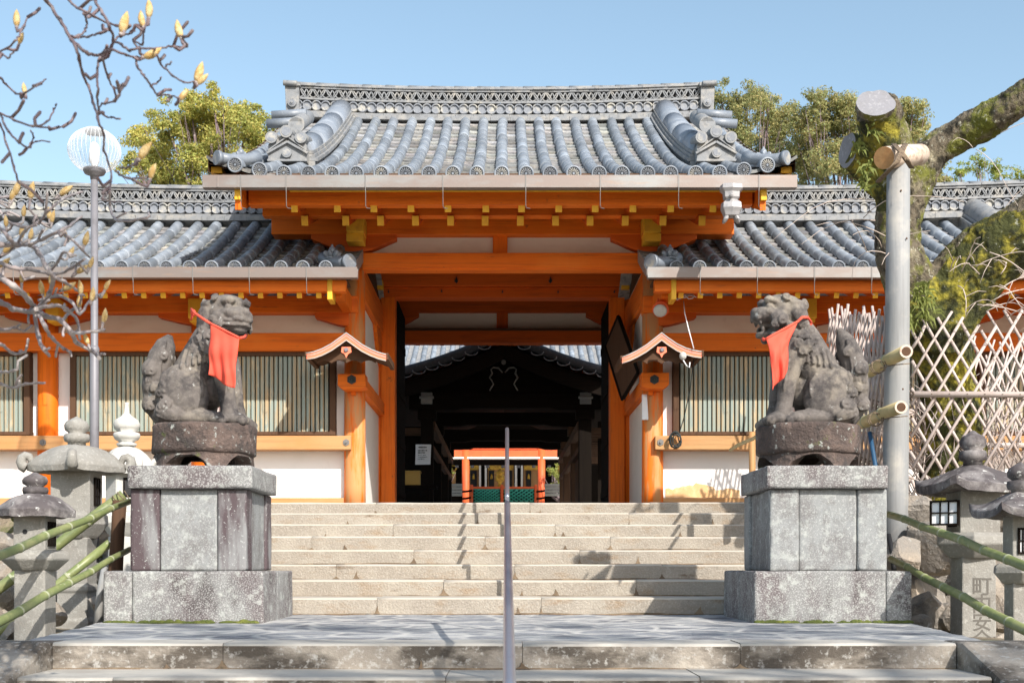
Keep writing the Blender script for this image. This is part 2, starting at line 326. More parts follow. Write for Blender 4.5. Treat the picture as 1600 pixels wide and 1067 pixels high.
# terrace at the top of the stairs
mb = MB(); mb.box(-30, 30, D1 + 7 * TR + .5, 60, FLOOR - .30, FLOOR - .004); struct('terrace', mb, 'gravel')
def block_row(mb, x0, x1, y0, y1, z0, z1, cuts, seed):
    xs = [x0] + sorted(cuts) + [x1]; r = random.Random(seed)
    for a, b in zip(xs[:-1], xs[1:]):
        n = max(2, int((b - a) / .16)); dz = r.uniform(-.003, .003); dy = r.uniform(-.006, .006); base = len(mb.v)
        bv = .012
        for i in range(n + 1):
            x = a + .0015 + (b - a - .003) * i / n
            w = lambda k: .0045 * mnoise.noise(Vector((x * 2.6, k * 5.1, seed * 3.7)))
            zd = z1 - RS + .004 + .016 * max(0, mnoise.noise(Vector((x * 2.1, seed * 2.3, 5.)))  + .25)
            sec = [(y0 + dy + w(1), z0), (y0 + dy + w(1), min(zd, z1 - .05)), (y0 + dy + w(2), z1 - bv * 1.3 + dz), (y0 + dy + bv * .45 + w(2), z1 - bv * .42 + dz + w(3)), (y0 + dy + bv * 1.6, z1 + dz + w(3)), (y1, z1 + dz + w(4)), (y1, z0)]
            for (y, z) in sec: mb.v.append(Vector((x, y, z)))
        for i in range(n):
            for k in range(7):
                k2 = (k + 1) % 7; mb.face((base + i * 7 + k, base + i * 7 + k2, base + (i + 1) * 7 + k2, base + (i + 1) * 7 + k), (2, 0, 1, 1, 1, 0, 0)[k], k in (2, 3))  # riser foot darkened as a painted shadow line; nosing and tread lightened as highlight
        mb.face([base + k for k in range(7)]); mb.face([base + n * 7 + k for k in range(7)])
    rr = random.Random(seed * 17)
    for q in list(cuts) + [rr.uniform(x0 + .2, x1 - .2) for _ in range(2)]:              # dirt wedges at the joints
        hgt = rr.uniform(.02, .075); wd = rr.uniform(.015, .05); zb = z1 - RS + .004; pts = [(q - wd, zb), (q + wd * rr.uniform(.6, 1.2), zb), (q + wd * .35, zb + hgt * .45), (q + rr.uniform(-.01, .01), zb + hgt), (q - wd * .4, zb + hgt * .4)]
        b_ = len(mb.v); mb.v += [Vector((x, y0 - .0125, z)) for x, z in pts] + [Vector((x, y0 + .02, z)) for x, z in pts]; m_ = len(pts); mb.face(range(b_, b_ + m_), 2)
        for k in range(m_): k2 = (k + 1) % m_; mb.face((b_ + k, b_ + k2, b_ + m_ + k2, b_ + m_ + k), 2)
st = thing('stone_stairs', 'upper flight of eight pale tan stone steps climbing to the orange gate', 'stairs', (0, D1, 0))
for k in range(8):
    w = 2.95
    cuts = [c for c in ((-1.1, .32), (-.55, 1.2), (-1.6, .1, 1.5), (-.9, .75), (-2.0, -.2, 1.1), (-1.2, .55, 1.9), (-.3, 1.4), (-1.5, .3, 1.7))[k] if abs(c) < w - .2]
    mb = MB(); block_row(mb, -w, w, D1 + k * TR, D1 + (k + 1) * TR + .06, (k - 1) * RS - .02, (k + 1) * RS, cuts, k + 1)
    part('step', mb, ['stone_step', 'stone_worn_lit', 'stone_dirt_shade'], st)
# landing between the two flights: irregular paving with a stone front edge
DF = 6.87
mb = MB(); r = random.Random(3)
def land(u, v):
    y = DF + .28 + v * (11.3 - DF - .28); hw = 2.72 + (y - DF) * .125; x = -hw + 2 * hw * u
    return (x, y, .006 * mnoise.noise(Vector((x * 3.2, y * 3.2, 1.))) + .004 * mnoise.noise(Vector((x * 9, y * 9, 4.))) - .004)
mb.grid(land, 110, 90, 0, True)
hw0, hw1 = 2.72 + .035, 2.72 + (11.3 - DF) * .125
mb.prism([(-hw0, DF + .28), (hw0, DF + .28), (hw1, 11.3), (-hw1, 11.3)], 'z', -.5, -.03)
struct('landing', mb, 'stone_paving')
ls = thing('lower_stairs', 'weathered grey lower steps in the foreground below the landing', 'stairs', (0, DF, -.5))
for k, (y0, z1, y1) in enumerate(((DF, 0., DF + .32), (DF - .5, -.141, DF + .1), (DF - 1.0, -.282, DF - .4), (DF - 1.5, -.423, DF - .9), (DF - 2.0, -.564, DF - 1.4), (DF - 2.5, -.705, DF - 1.9), (DF - 3.0, -.846, DF - 2.4), (DF - 3.5, -.987, DF - 2.9), (DF - 4.0, -1.128, DF - 3.4), (DF - 4.5, -1.269, DF - 3.9))):
    mb = MB(); block_row(mb, -2.49, 2.49, y0, y1, z1 - .25, z1, [(-1.55, .1, 1.3), (-2.0, -.3, 1.0), (-.9, .6)][k % 3], 20 + k); part('step', mb, ['stone_low', 'stone_worn_lit_low', 'stone_dirt_shade'], ls)
for s in (-1, 1):
    mb = MB(); x0, x1 = 2.495, 3.05
    pr = [(DF + .3, .0), (DF - .05, .012), (DF - 4.6, -1.27), (DF - 4.6, -1.9), (DF + .3, -1.0)]
    mb.prism([(y, z) for y, z in pr], 'x', s * x0, s * x1); part('cheek_stone', mb, 'stone_low', ls, .03)

# ---------------------------------------------------------------- roof pieces shared by gate and wings
def roof_z(u, ze, zr, sag): return ze + (zr - ze) * ((1 - sag) * u + sag * u * u)
class Slope:
    """front slope of a tiled roof: eave at ye/ze, ridge at yr/zr, corners lifted towards the ends"""
    def __init__(s, ye, ze, yr, zr, sag, lift=None): s.ye, s.ze, s.yr, s.zr, s.sag, s.lift = ye, ze, yr, zr, sag, lift or (lambda x: 0)
    def p(s, x, u, h=0.):
        return Vector((x, s.ye + (s.yr - s.ye) * u, roof_z(u, s.ze, s.zr, s.sag) + s.lift(x) * (1 - u) ** 1.5 + h))
def bed(mb, sl, xs, nc, amp=.028, lip=.026, seed=0):
    r = random.Random(seed)
    for i in range(len(xs) - 1):
        a, b = xs[i], xs[i + 1]
        for k in range(nc):
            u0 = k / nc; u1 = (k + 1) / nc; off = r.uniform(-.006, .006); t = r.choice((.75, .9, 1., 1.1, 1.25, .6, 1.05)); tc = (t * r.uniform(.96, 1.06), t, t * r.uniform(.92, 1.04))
            base = len(mb.v); n = 6
            for j in range(n + 1):
                w = j / n; x = a + (b - a) * w; hgt = -amp * (1 - (2 * w - 1) ** 2) + off * .6
                mb.v += [sl.p(x, u0, hgt - .012), sl.p(x, u0, hgt + lip), sl.p(x, u1, hgt + .002)]
            for j in range(n):
                q = base + j * 3
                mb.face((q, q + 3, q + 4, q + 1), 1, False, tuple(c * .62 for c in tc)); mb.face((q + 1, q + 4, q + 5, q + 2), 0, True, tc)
def rosette(mb, c, d, r, m=0, n=16, m2=1):
    """eave-end disc with rim and chrysanthemum petals facing along d"""
    c = Vector(c); d = Vector(d).normalized(); u = Vector((0, 0, 1)); x = d.cross(u).normalized(); y = x.cross(d)
    mb.tube([c - d * .03, c + d * .012], r, 24, m, True, True, m2)
    K = 24
    def ring(r0, r1, h0, h1, mm):
        b = len(mb.v)
        for (rr, hh) in ((r0, h0), (r0, h1), (r1, h1), (r1, h0)):
            for k in range(K):
                th = 2 * math.pi * k / K; mb.v.append(c + (x * math.cos(th) + y * math.sin(th)) * rr + d * hh)
        for q in range(3):
            for k in range(K):
                k2 = (k + 1) % K; mb.face((b + q * K + k, b + q * K + k2, b + (q + 1) * K + k2, b + (q + 1) * K + k), mm, True)
    ring(r * .80, r * 1.03, -.01, .026, m); pm = 2
    for k in range(n):
        th = 2 * math.pi * (k + .5) / n; w0, w1 = .30 * r / n * 3.2, .75 * r * math.pi / n * .5
        e = x * math.cos(th) + y * math.sin(th); f = -x * math.sin(th) + y * math.cos(th)
        pts = [c + e * r * .26 - f * w0 * .35, c + e * r * .70 - f * w1, c + e * r * .76, c + e * r * .70 + f * w1, c + e * r * .26 + f * w0 * .35]
        b = len(mb.v); mb.v += [p + d * .013 for p in pts] + [p + d * .024 for p in pts]
        mb.face([b + 5 + q for q in range(5)], pm)
        for q in range(5):
            q2 = (q + 1) % 5; mb.face((b + q, b + q2, b + 5 + q2, b + 5 + q), m)
    mb.tube([c + d * .012, c + d * .026], [r * .2, r * .15], 10, m)
def tile_roll(name, sl, x, rr, parent, u1=1., u0=0., disc=True, seed=0, seglen=.33, x1=None):
    """one row of half-round cover tiles running up the slope, each tile stepped, ending in a rosette"""
    mb = MB(); x += random.Random(seed * 3 + 1).uniform(-.008, .008); L = (sl.p(x, u1) - sl.p(x, u0)).length; n = max(1, round(L / seglen)); r = random.Random(seed)
    N = 9
    for k in range(n):
        a = u0 + (u1 - u0) * k / n; b = u0 + (u1 - u0) * (k + 1) / n + (.004 if k < n - 1 else 0)
        ra = rr * r.uniform(.98, 1.025); sx = r.uniform(-.006, .006); tv = r.choice((.78, .88, .95, 1., 1., 1.06, 1.14, 1.3)) * r.uniform(.95, 1.05); base = len(mb.v); M_ = 4
        for i in range(M_):
            u = a + (b - a) * i / (M_ - 1); xx = x if x1 is None else x + (x1 - x) * (u - u0) / (u1 - u0)
            rad_ = ra * (1.03 - .06 * i / (M_ - 1)); c = sl.p(xx, u, rr * .25); t = (sl.p(xx, min(1, u + .01)) - sl.p(xx, max(0, u - .01))).normalized()
            nrm = Vector((1, 0, 0)).cross(t).normalized()
            if nrm.z < 0: nrm = -nrm
            for j in range(N):
                th = math.pi * (-.08 + 1.16 * j / (N - 1)); mb.v.append(c + Vector((math.cos(th) * rad_ + sx, 0, 0)) + nrm * math.sin(th) * rad_)
        for i in range(M_ - 1):
            for j in range(N - 1): mb.face((base + i * N + j, base + (i + 1) * N + j, base + (i + 1) * N + j + 1, base + i * N + j + 1), 0, True, (tv, tv, tv * .985))
        mb.face([base + j for j in range(N)], 0)
    if disc:
        d = (sl.p(x, u0) - sl.p(x, u0 + .06)).normalized(); rosette(mb, sl.p(x, u0, rr * .25) + d * .02, (d + Vector((0, -1, 0))).normalized(), rr * 1.16)
    return part(name, mb, ['tile', 'tile_dark', 'tile_disc'], parent, fix=False)
def ridge(parent, x0, x1, yc, zb, zt, top, rf, depth=.34, pitch=.14, lift=lambda x: 0., back=False):
    """stacked ridge: base courses, a row of discs, a row of interlaced waves, courses and a row of cap tiles"""
    H = zt - zb; rg = MB(); n = 36
    def zz(f, x): return zb + H * f + lift(x)
    def course(f0, f1, dp, m=0, seg=.30, jit=.006, t=.0):
        m_ = max(1, int((x1 - x0) / seg)); r = random.Random(int(f0 * 100))
        for k in range(m_):
            a = x0 + (x1 - x0) * k / m_; b = x0 + (x1 - x0) * (k + 1) / m_; j = r.uniform(-jit, jit); w = dp / 2 + j
            rg.hexa([(a + .002, yc - w, zz(f0, a)), (b - .002, yc - w, zz(f0, b)), (b - .002, yc + w, zz(f0, b)), (a + .002, yc + w, zz(f0, a)), (a + .002, yc - w, zz(f1, a) + j * .5), (b - .002, yc - w, zz(f1, b) + j * .5), (b - .002, yc + w, zz(f1, b)), (a + .002, yc + w, zz(f1, a))], m)
    course(.0, .12, depth + .12); course(.125, .19, depth + .05, seg=.27)
    course(.19, .50, depth - .10, 1, seg=3.); course(.505, .56, depth + .04, seg=.31)
    course(.56, .80, depth - .12, 1, seg=3.); course(.805, .86, depth + .05, seg=.29); course(.865, .91, depth + .10, seg=.33)
    m_ = max(1, int((x1 - x0) / .34))
    for k in range(m_):                                               # cap tiles
        a = x0 + (x1 - x0) * k / m_; b = x0 + (x1 - x0) * (k + 1) / m_
        pts = []
        for x, s_ in ((a, 1.05), (b, .97)):
            pts.append([Vector((x, yc + math.cos(th) * (depth / 2 + .02) * s_, zz(.90, x) + max(0, math.sin(th)) * H * .15 * s_)) for th in [math.pi * q / 8 for q in range(9)]])
        b0 = len(rg.v); rg.v += pts[0] + pts[1]
        for q in range(8): rg.face((b0 + q, b0 + q + 1, b0 + 10 + q, b0 + 9 + q), 0, True)
        rg.face([b0 + q for q in range(9)]); rg.face([b0 + 9 + q for q in range(9)])
    rp = part('ridge', rg, ['tile_ridge', 'tile_dark'], parent, fix=True)
    dm = MB(); k = 0; nn = int((x1 - x0) / pitch); rr = H * .135
    for k in range(nn):
        x = x0 + pitch * (k + .5) * (x1 - x0) / (nn * pitch); c = Vector((x, yc - depth / 2 + .05, zz(.345, x)))
        d = Vector((0, -1, 0)); dm.tube([c, c + d * .05], rr * .8, 14, 0)
        K = 16; b = len(dm.v)
        for (q, h) in ((rr * .78, .04), (rr * .80, .072), (rr * 1.05, .072), (rr * 1.08, .02)):
            for j in range(K):
                th = 2 * math.pi * j / K; dm.v.append(c + Vector((math.cos(th) * q, -h, math.sin(th) * q)))
        for q in range(3):
            for j in range(K):
                j2 = (j + 1) % K; dm.face((b + q * K + j, b + q * K + j2, b + (q + 1) * K + j2, b + (q + 1) * K + j), 0, True)
    part('disc_tiles', dm, 'tile_disc', rp)
    wm = MB(); nn = int((x1 - x0) / (pitch * 1.38)); pw = (x1 - x0) / nn; hh = H * .115
    for k in range(nn):
        for sgn in (0, 1):
            cx = x0 + pw * (k + .5 + .5 * sgn); path = []
            for sd in (1, -1):
                pts = []
                for q in range(7):
                    t = q / 6; x = cx + pw * .5 * (t * 2 - 1) * .98; z = zz(.68, x) + sd * (hh * 1.0 - 2.0 * hh * (1 - (2 * t - 1) ** 2)) * -1
                    pts.append(Vector((x, yc - depth / 2 - .005, z)))
                if (sd > 0) == (sgn == 0): wm.tube(pts, .0125, 5, 0)
                elif sgn == 0: wm.tube([Vector((p.x, p.y + .004, p.z)) for p in pts], .0115, 5, 0)
    part('wave_tiles', wm, 'tile_ridge', rp)
    return rp
def lotus(mb, c, s, m=0):
    c = Vector(c)
    for k in range(6):
        a = 2 * math.pi * k / 6 + .3; d = Vector((math.cos(a), math.sin(a), .55)).normalized()
        R = d.to_track_quat('Z', 'Y').to_matrix(); mb.ell(c + d * s * .55, (s * .26, s * .42, s * .62), R, 8, 6, m)
    mb.ell(c + Vector((0, 0, s * .75)), (s * .42, s * .42, s * .5), None, 10, 7, m)
    mb.ell(c + Vector((0, 0, s * 1.2)), (s * .16, s * .16, s * .3), None, 8, 6, m)
    mb.ell(c - Vector((0, 0, s * .15)), (s * .85, s * .75, s * .22), None, 12, 6, m)
def corner_roll(name, sl, x, sgn, rr, parent, L=.75):
    """diagonal half-round corner tile with a plain ringed end"""
    mb = MB(); e = sl.p(x, 0, rr * .55) + Vector((sgn * .12, -.04, .03)); d = Vector((sgn * .72, -.66, -.02)).normalized()
    pts = [e - d * (L * t) + Vector((0, 0, .12 * (t * t))) for t in (1, .75, .5, .25, 0)]
    mb.tube(pts, [rr * .95, rr, rr, rr * 1.02, rr * 1.05], 14, 0); mb.tube([e - d * .03, e + d * .02], rr * 1.25, 18, 0); mb.tube([e + d * .018, e + d * .022], rr * .95, 18, 1)
    return part(name, mb, ['tile', 'tile_disc'], parent)
def gutter(parent, x0, x1, y, z0, z1, brs, hookz, seams):
    mb = MB(); h = z1 - z0; pts = [(y, z1), (y + .012, z1), (y + .012, z0 + .018), (y + .10, z0 + .018), (y + .10, z1), (y + .112, z1), (y + .112, z0), (y, z0)]
    n = len(seams) + 1; xs = [x0] + seams + [x1]
    for a, b in zip(xs[:-1], xs[1:]): mb.prism(pts, 'x', a + .001, b - .001)
    for a in seams: mb.box(a - .012, a + .012, y - .003, y, z0 + .002, z1 - .002)
    g = part('gutter', mb, 'copper', parent, .003)
    for x in brs:
        b = MB(); b.box(x - .006, x + .006, y - .006, y - .003, z0 - .003, z1 + .002)
        b.tube([(x, y - .004, z0), (x, y + .01, z0 - .05), (x, y + .02, hookz + .02), (x + .012, y + .03, hookz), (x + .05, y + .05, hookz)], .0045, 6)
        part('bracket', b, 'wire', g)
    return g
def hijiki(pl, pr, cl, cr, yt, yb, D0, D1, mb, m=0):
    """boat-shaped bracket arm between pixels pl and pr with its deep middle between cl and cr"""
    h = yb - yt
    def side(a, c): return [(a, yt + h * .38), (a + (c - a) * .25, yt + h * .55), (a + (c - a) * .5, yt + h * .74), (a + (c - a) * .75, yt + h * .9), (c, yt + h)]
    L = side(pl, cl); R = side(pr, cr)
    mb.pprism([(pl, yt), (pr, yt)] + R + list(reversed(L)), D0, D1, m)
# ---------------------------------------------------------------- the gate
gate = thing('gate_building', 'orange roofed shrine gate with tall grey tiled gable roof at the top of the stairs', 'gate', (0, 18.9, FLOOR))
YE, YR = 14.32, 19.35
def glift(x): return .21 * max(0, (abs(x + .03) - 2.3) / 1.1) ** 2
gs = Slope(YE, PZ(274, YE), YR - .1, PZ(190, YR - .1), .30, glift)
gx = [-.03 + .277 * k for k in range(-11, 12)]
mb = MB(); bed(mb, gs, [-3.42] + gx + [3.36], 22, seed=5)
mb.grid(lambda a, b: gs.p(-3.4 + 6.74 * a, b, -.06), 24, 12, 2)
mb.grid(lambda a, b: gs.p(-3.4 + 6.74 * a, b, -.16), 24, 12, 2)
def rearp(x, u, h=0.): q = gs.p(x, u, h); q.y = 2 * YR - q.y; return q
mb.grid(lambda a, b: rearp(-3.4 + 6.74 * a, .3 + .7 * b, .03), 24, 12, 0)
mb.grid(lambda a, b: rearp(-3.4 + 6.74 * a, .3 + .7 * b, -.12), 24, 12, 2)
for x in (-3.4, 3.34):                                                # verge edges
    for f in (gs.p, rearp):
        b = len(mb.v)
        for k in range(13): mb.v += [f(x, k / 12, -.16), f(x, k / 12, .03)]
        for k in range(12): mb.face((b + 2 * k, b + 2 * k + 2, b + 2 * k + 3, b + 2 * k + 1), 2)
roof = part('roof', mb, ['tile_bed', 'tile_bed', 'brown_x'], gate, fix=False)
for i, x in enumerate(gx):
    tile_roll('tile_roll', gs, x, .074, roof, u1=1. if abs(x + .03) < 2.55 else .86, seed=i)
for s, x in ((-1, -3.16), (1, 3.10)): corner_roll('corner_tile', gs, x, s, .066, roof, .55)
for s, px in ((-1, 376), (1, 1193)):
    mb = MB(); c = P(px, 249, YE + .25); lotus(mb, c, .10); part('roof_ornament', mb, 'tile', roof)
for x in [-3.25 + .0 * k for k in range(1)] + [3.2]:
    tile_roll('verge_roll', gs, x, .07, roof, u0=.35, u1=.97, disc=False, seed=91)
for px in (338, 1229):
    mb = MB(); mb.pbox(px - 9, px + 9, 260, 271, 14.42, 14.7); part('eave_corner_end', mb, 'yellow', roof, .01)
# rear rolls catch the light above the ridge only from other places
rg = ridge(roof, -3.24, 3.12, YR, PZ(191, 19.18), PZ(141, 19.35), None, None, lift=lambda x: .075 * (abs(x + .05) / 3.2) ** 2.2)
for s, px in ((-1, 457), (1, 1105)):                                  # ridge end tiles
    mb = MB(); y0, y1 = 19.10, 19.62
    w = 12; sl_ = 3 * s
    mb.pprism([(px - w, 205), (px + w, 205), (px + w - 2, 180), (px + w - 1 + s, 133), (px - w + 1 + s, 133), (px - w + 2, 180)], y0, y1)
    c = P(px + s, 131, y0 - .03); mb.tube([c + Vector((-s * .08, 0, 0)), c + Vector((s * .13, 0, .012))], .042, 12); mb.pbox(px - 12, px + 12, 128, 134, y0 - .03, y1 + .03)
    c = P(px, 162, y0); mb.tube([c, c + Vector((0, -.05, 0))], .068, 18); mb.tube([c + Vector((0, -.05, 0)), c + Vector((0, -.06, 0))], .045, 14, 1); mb.tube([c + Vector((0, -.06, 0)), c + Vector((0, -.075, 0))], .022, 10)
    mb.pbox(px - 14, px + 14, 203, 209, y0 - .04, y1)
    part('end_tile', mb, ['tile_ridge', 'tile_disc'], rg, .008)
for s in (-1, 1):                                                     # descending ridges
    X0, X1 = (-2.50, -2.60) if s < 0 else (2.46, 2.56)
    mb = MB(); K = 12
    def cen(u): return X0 + (X1 - X0) * (1 - u)
    def layer(h0, h1, w, m=0, ua=.27, ub=.965, n=14):
        for k in range(n):
            a = ua + (ub - ua) * k / n; b = ua + (ub - ua) * (k + 1) / n - .003; pts = []
            for u in (a, b):
                x = cen(u); pts += [gs.p(x - w, u, h0), gs.p(x + w, u, h0)]
            q = [pts[0], pts[1], pts[3], pts[2]]; mb.hexa(q + [p + Vector((0, 0, h1 - h0)) for p in q], m)
    layer(-.05, .09, .20); layer(.092, .135, .235); layer(.14, .18, .20, n=11); layer(.185, .225, .18, n=12)
    N = 9; n = 4
    for k in range(n):
        a = .27 + .70 * k / n; b = .27 + .70 * (k + 1) / n; base = len(mb.v)
        for u, f in ((a, 1.012), (a * .5 + b * .5, 1.), (b, .995)):
            x = cen(u)
            for j in range(N):
                th = math.pi * j / (N - 1); mb.v.append(gs.p(x + math.cos(th) * .165 * f, u, .225 + math.sin(th) * .15 * f))
        for g in (0, N):
            for j in range(N - 1): mb.face((base + g + j, base + g + j + 1, base + g + N + j + 1, base + g + N + j), 1, True)
        mb.face([base + j for j in range(N)], 1); mb.face([base + 2 * N + j for j in range(N)], 1)
    dr = part('descending_ridge', mb, ['tile_ridge', 'tile'], roof)
    # gable-shaped end tile with three round tiles on its shoulders
    Dq = 15.45; cx = 449 if s < 0 else 1119; w = 30
    em = MB(); em.pprism([(cx - w, 251), (cx + w, 251), (cx + w, 226), (cx + 15, 215), (cx, 207), (cx - 15, 215), (cx - w, 226)], Dq, Dq + .18)
    def stroke(a, b, wd=.028): em.beam(P(*a, Dq - .02), P(*b, Dq - .02), wd, .04, 0, up=(0, 1, 0))
    stroke((cx - w - 2, 240), (cx, 222)); stroke((cx + w + 2, 240), (cx, 222)); stroke((cx - w - 1, 251), (cx + w + 1, 251)); stroke((cx - w, 236), (cx, 214), .016); stroke((cx + w, 236), (cx, 214), .016)
    for (a, b, r_) in ((cx, 241, .062), (cx - 24, 217, .075), (cx + 22, 217, .075), (cx - 1, 208, .078)):
        c = P(a, b, Dq); L_ = .05 if b > 230 else .45
        em.tube([c + Vector((0, L_, .0 if b > 230 else .12)), c + Vector((0, -.04, 0))], r_ * .92, 16); em.tube([c + Vector((0, -.03, 0)), c + Vector((0, -.06, 0))], r_, 18); em.tube([c + Vector((0, -.058, 0)), c + Vector((0, -.064, 0))], r_ * .72, 16, 1)
    c = P(cx + (14 if s < 0 else -14), 196, Dq + .25); em.tube([c, c + Vector((0, .9, .42))], [.098, .092], 14); em.tube([c + Vector((0, -.02, 0)), c], .105, 16)
    part('gable_end_tile', em, ['tile_ridge', 'tile_disc'], roof, .004)
    for (a, b) in ((cx + s * 18, 181), (cx + s * 26, 194)):            # verge tiles poking outward
        c = P(a, b, 16.2 - (.3 if b > 190 else 0)); q = MB(); q.tube([c - Vector((s * .4, 0, -.03)), c + Vector((s * .05, 0, 0))], .058, 14); part('verge_tile', q, 'tile', roof)
gz0, gz1 = PZ(293, 14.2), PZ(273.5, 14.2)
gut = gutter(gate, PX(316, 14.2), PX(1246, 14.2), 14.2, gz0, gz1, [PX(p, 14.2) for p in (376, 447, 571, 692, 821.5, 938, 1060.5, 1186)], PZ(324, 14.2), [PX(p, 14.2) for p in (340, 372, 446, 571, 692, 822, 938, 1060, 1186)])
# eave timbers
mb = MB()
mb.pbox(388, 1176, 294, 320, 14.62, 14.78); mb.pbox(410, 1150, 320.5, 337, 15.2, 15.36)
mb.pbox(424, 1147, 340, 366, 16.24, 16.52)
for a, b, c_, d_ in ((374, 360, 293.2, 299.5),): mb.pbox(452, 1192, c_, d_ - .3, 14.575, 14.615, 1)
mb.box(-3.25, 3.2, 14.38, 14.6, PZ(292, 14.5), PZ(276, 14.5), 2)
ev = part('eave_beams', mb, ['orange_x', 'yellow', 'brown_x'], gate, .006)
def rafters(parent, pxs, py, D, w, h, L, slope, mats=('redwood_y', 'yellow')):
    for p in pxs:
        q = MB(); a = P(p, py, D); q.beam(a, a + Vector((0, L, L * slope)), w, h, 0, cap=1); part('rafter', q, list(mats), parent, .004)
UP = [460, 527, 584, 642, 700, 759, 815, 873, 930, 989, 1048, 1114]
LO = [476, 540, 594.5, 649, 704, 758, 813, 868, 922, 977, 1036, 1097]
rafters(ev, UP, 325.8, 14.66, .080, .090, .62, .32); rafters(ev, LO, 345, 15.1, .084, .118, 1.25, .36)
# bargeboards of the two gable ends
for s in (-1, 1):
    mb = MB(); x = -3.06 if s < 0 else 2.97; n = 14; b = len(mb.v)
    for sl_ in (0, 1):
        pass
    pts_t = []; pts_b = []
    for k in range(n + 1):
        u = k / n; dpt = .46 - .10 * math.sin(u * math.pi); q = gs.p(x, u, -.14); pts_t.append((q.y, q.z)); pts_b.append((q.y + .02, q.z - dpt * (.75 + .25 * u)))
    pol = pts_t + pts_b[::-1]; mb.prism(pol, 'x', x - .035, x + .035); polr = [(2 * YR - y, z) for y, z in pol]; mb.prism(polr, 'x', x - .035, x + .035)
    q = gs.p(x, 0, -.14); mb.box(x - .032, x + .038, q.y - .03, q.y + .05, q.z - .24, q.z - .01, 1)
    part('bargeboard', mb, ['orange_y', 'yellow'], gate, .006)
# front columns, lintel, panels, bracket arms, beam noses
for px in (554.5, 1019.5):
    mb = MB(); c = P(px, 785, 16.4); mb.tube([(c.x, 16.4, FLOOR - .01), (c.x, 16.4, FLOOR + .3), (c.x, 16.4, PZ(384, 16.4))], [.145, .141, .134], 28); part('column', mb, ['faded_post'], gate)
    mb = MB(); s = -1 if px < 788 else 1
    hijiki(486 if s < 0 else 955, 619 if s < 0 else 1089, 541 if s < 0 else 1006, 568 if s < 0 else 1033, 361.3, 393, 16.26, 16.50, mb); part('bracket_arm', mb, 'redwood_x', gate, .008)
    mb = MB(); mb.pbox(px - 13.5, px + 13.5, 334, 362, 15.86, 16.22, 0); mb.pbox(px - 13.5, px + 13.5, 364, 377, 15.95, 16.22, 0); mb.pbox(px - 15, px + 15, 362, 364, 15.93, 16.22, 1); part('beam_nose', mb, ['yellow', 'redwood_y'], gate, .01)
    mb = MB(); a = px - 22 * (1 if s < 0 else .85); mb.pprism([(px - 27, 584), (px + 16, 584), (px + 17, 604), (px + 8, 607), (px - 18, 608), (px - 27, 602)] if s < 0 else [(px - 17, 582), (px + 26, 582), (px + 26, 601), (px + 17, 607), (px - 8, 606), (px - 17, 603)], 15.98, 16.27)
    mb.pbox(px - 6, px + 1, 607, 617, 16.2, 16.27)
    nose = part('tie_beam_nose', mb, 'orange_x', gate, .006)
    mb = MB(); c = P(px - 5 if s < 0 else px + 3, 593, 15.975); mb.tube([c, c + Vector((0, -.012, 0))], .062, 6, sm=False); mb.tube([c + Vector((0, -.012, 0)), c + Vector((0, -.03, 0))], [.035, .028], 10); mb.tube([c + Vector((0, -.03, 0)), c + Vector((0, -.042, 0))], .012, 8); part('nail_cover', mb, 'iron', nose)
mb = MB(); mb.pbox(566, 1006, 395, 418.5, 16.28, 16.52); mb.pbox(566, 1006, 418.7, 422, 16.30, 16.50); part('lintel', mb, 'orange_x', gate, .005)
mb = MB(); mb.pbox(545, 1030, 360, 395.5, 16.42, 16.46); part('plaster_panel', mb, 'plaster', gate)
mb = MB(); mb.pbox(770, 793, 361, 395, 16.34, 16.44); part('strut', mb, 'orange_z', gate, .004)
# sides: plaster walls, tie beams, upper beams running back to the door posts
for s in (-1, 1):
    X = -1.96 if s < 0 else 1.95
    mb = MB(); mb.box(X - .03, X + .03, 16.5, 22.2, FLOOR, 4.6); mb.prism([(16.3, 4.5), (22.4, 4.5), (22.3, 5.3), (19.35, 6.65), (16.4, 5.3)], 'x', X - .04, X + .04, 1); part('side_wall', mb, ['white_plaster', 'brown_y'], gate)
    zb = PZ(608, 16.2); zt = PZ(585, 16.2)
    mb = MB(); mb.box(X - .10, X + .125 if s < 0 else X + .10, 16.28, 19.25, zb, zt) if s < 0 else mb.box(X - .125, X + .10, 16.28, 19.25, zb, zt); part('side_tie_beam', mb, 'orange_y', gate, .008)
    mb = MB(); mb.box(X - .1, X + .11, 16.5, 19.2, 3.95, 4.35); mb.prism([(19.2, 3.95), (19.2, 3.45), (18.9, 3.5), (18.5, 3.75), (18.3, 3.95)], 'x', X - .07, X + .09); part('side_top_beam', mb, 'orange_y', gate, .008)
    mb = MB(); mb.pbox(*((586, 598) if s < 0 else (971, 984)), 437, 451, 18.85, 19.05); part('beam_nose', mb, 'yellow', gate, .01)
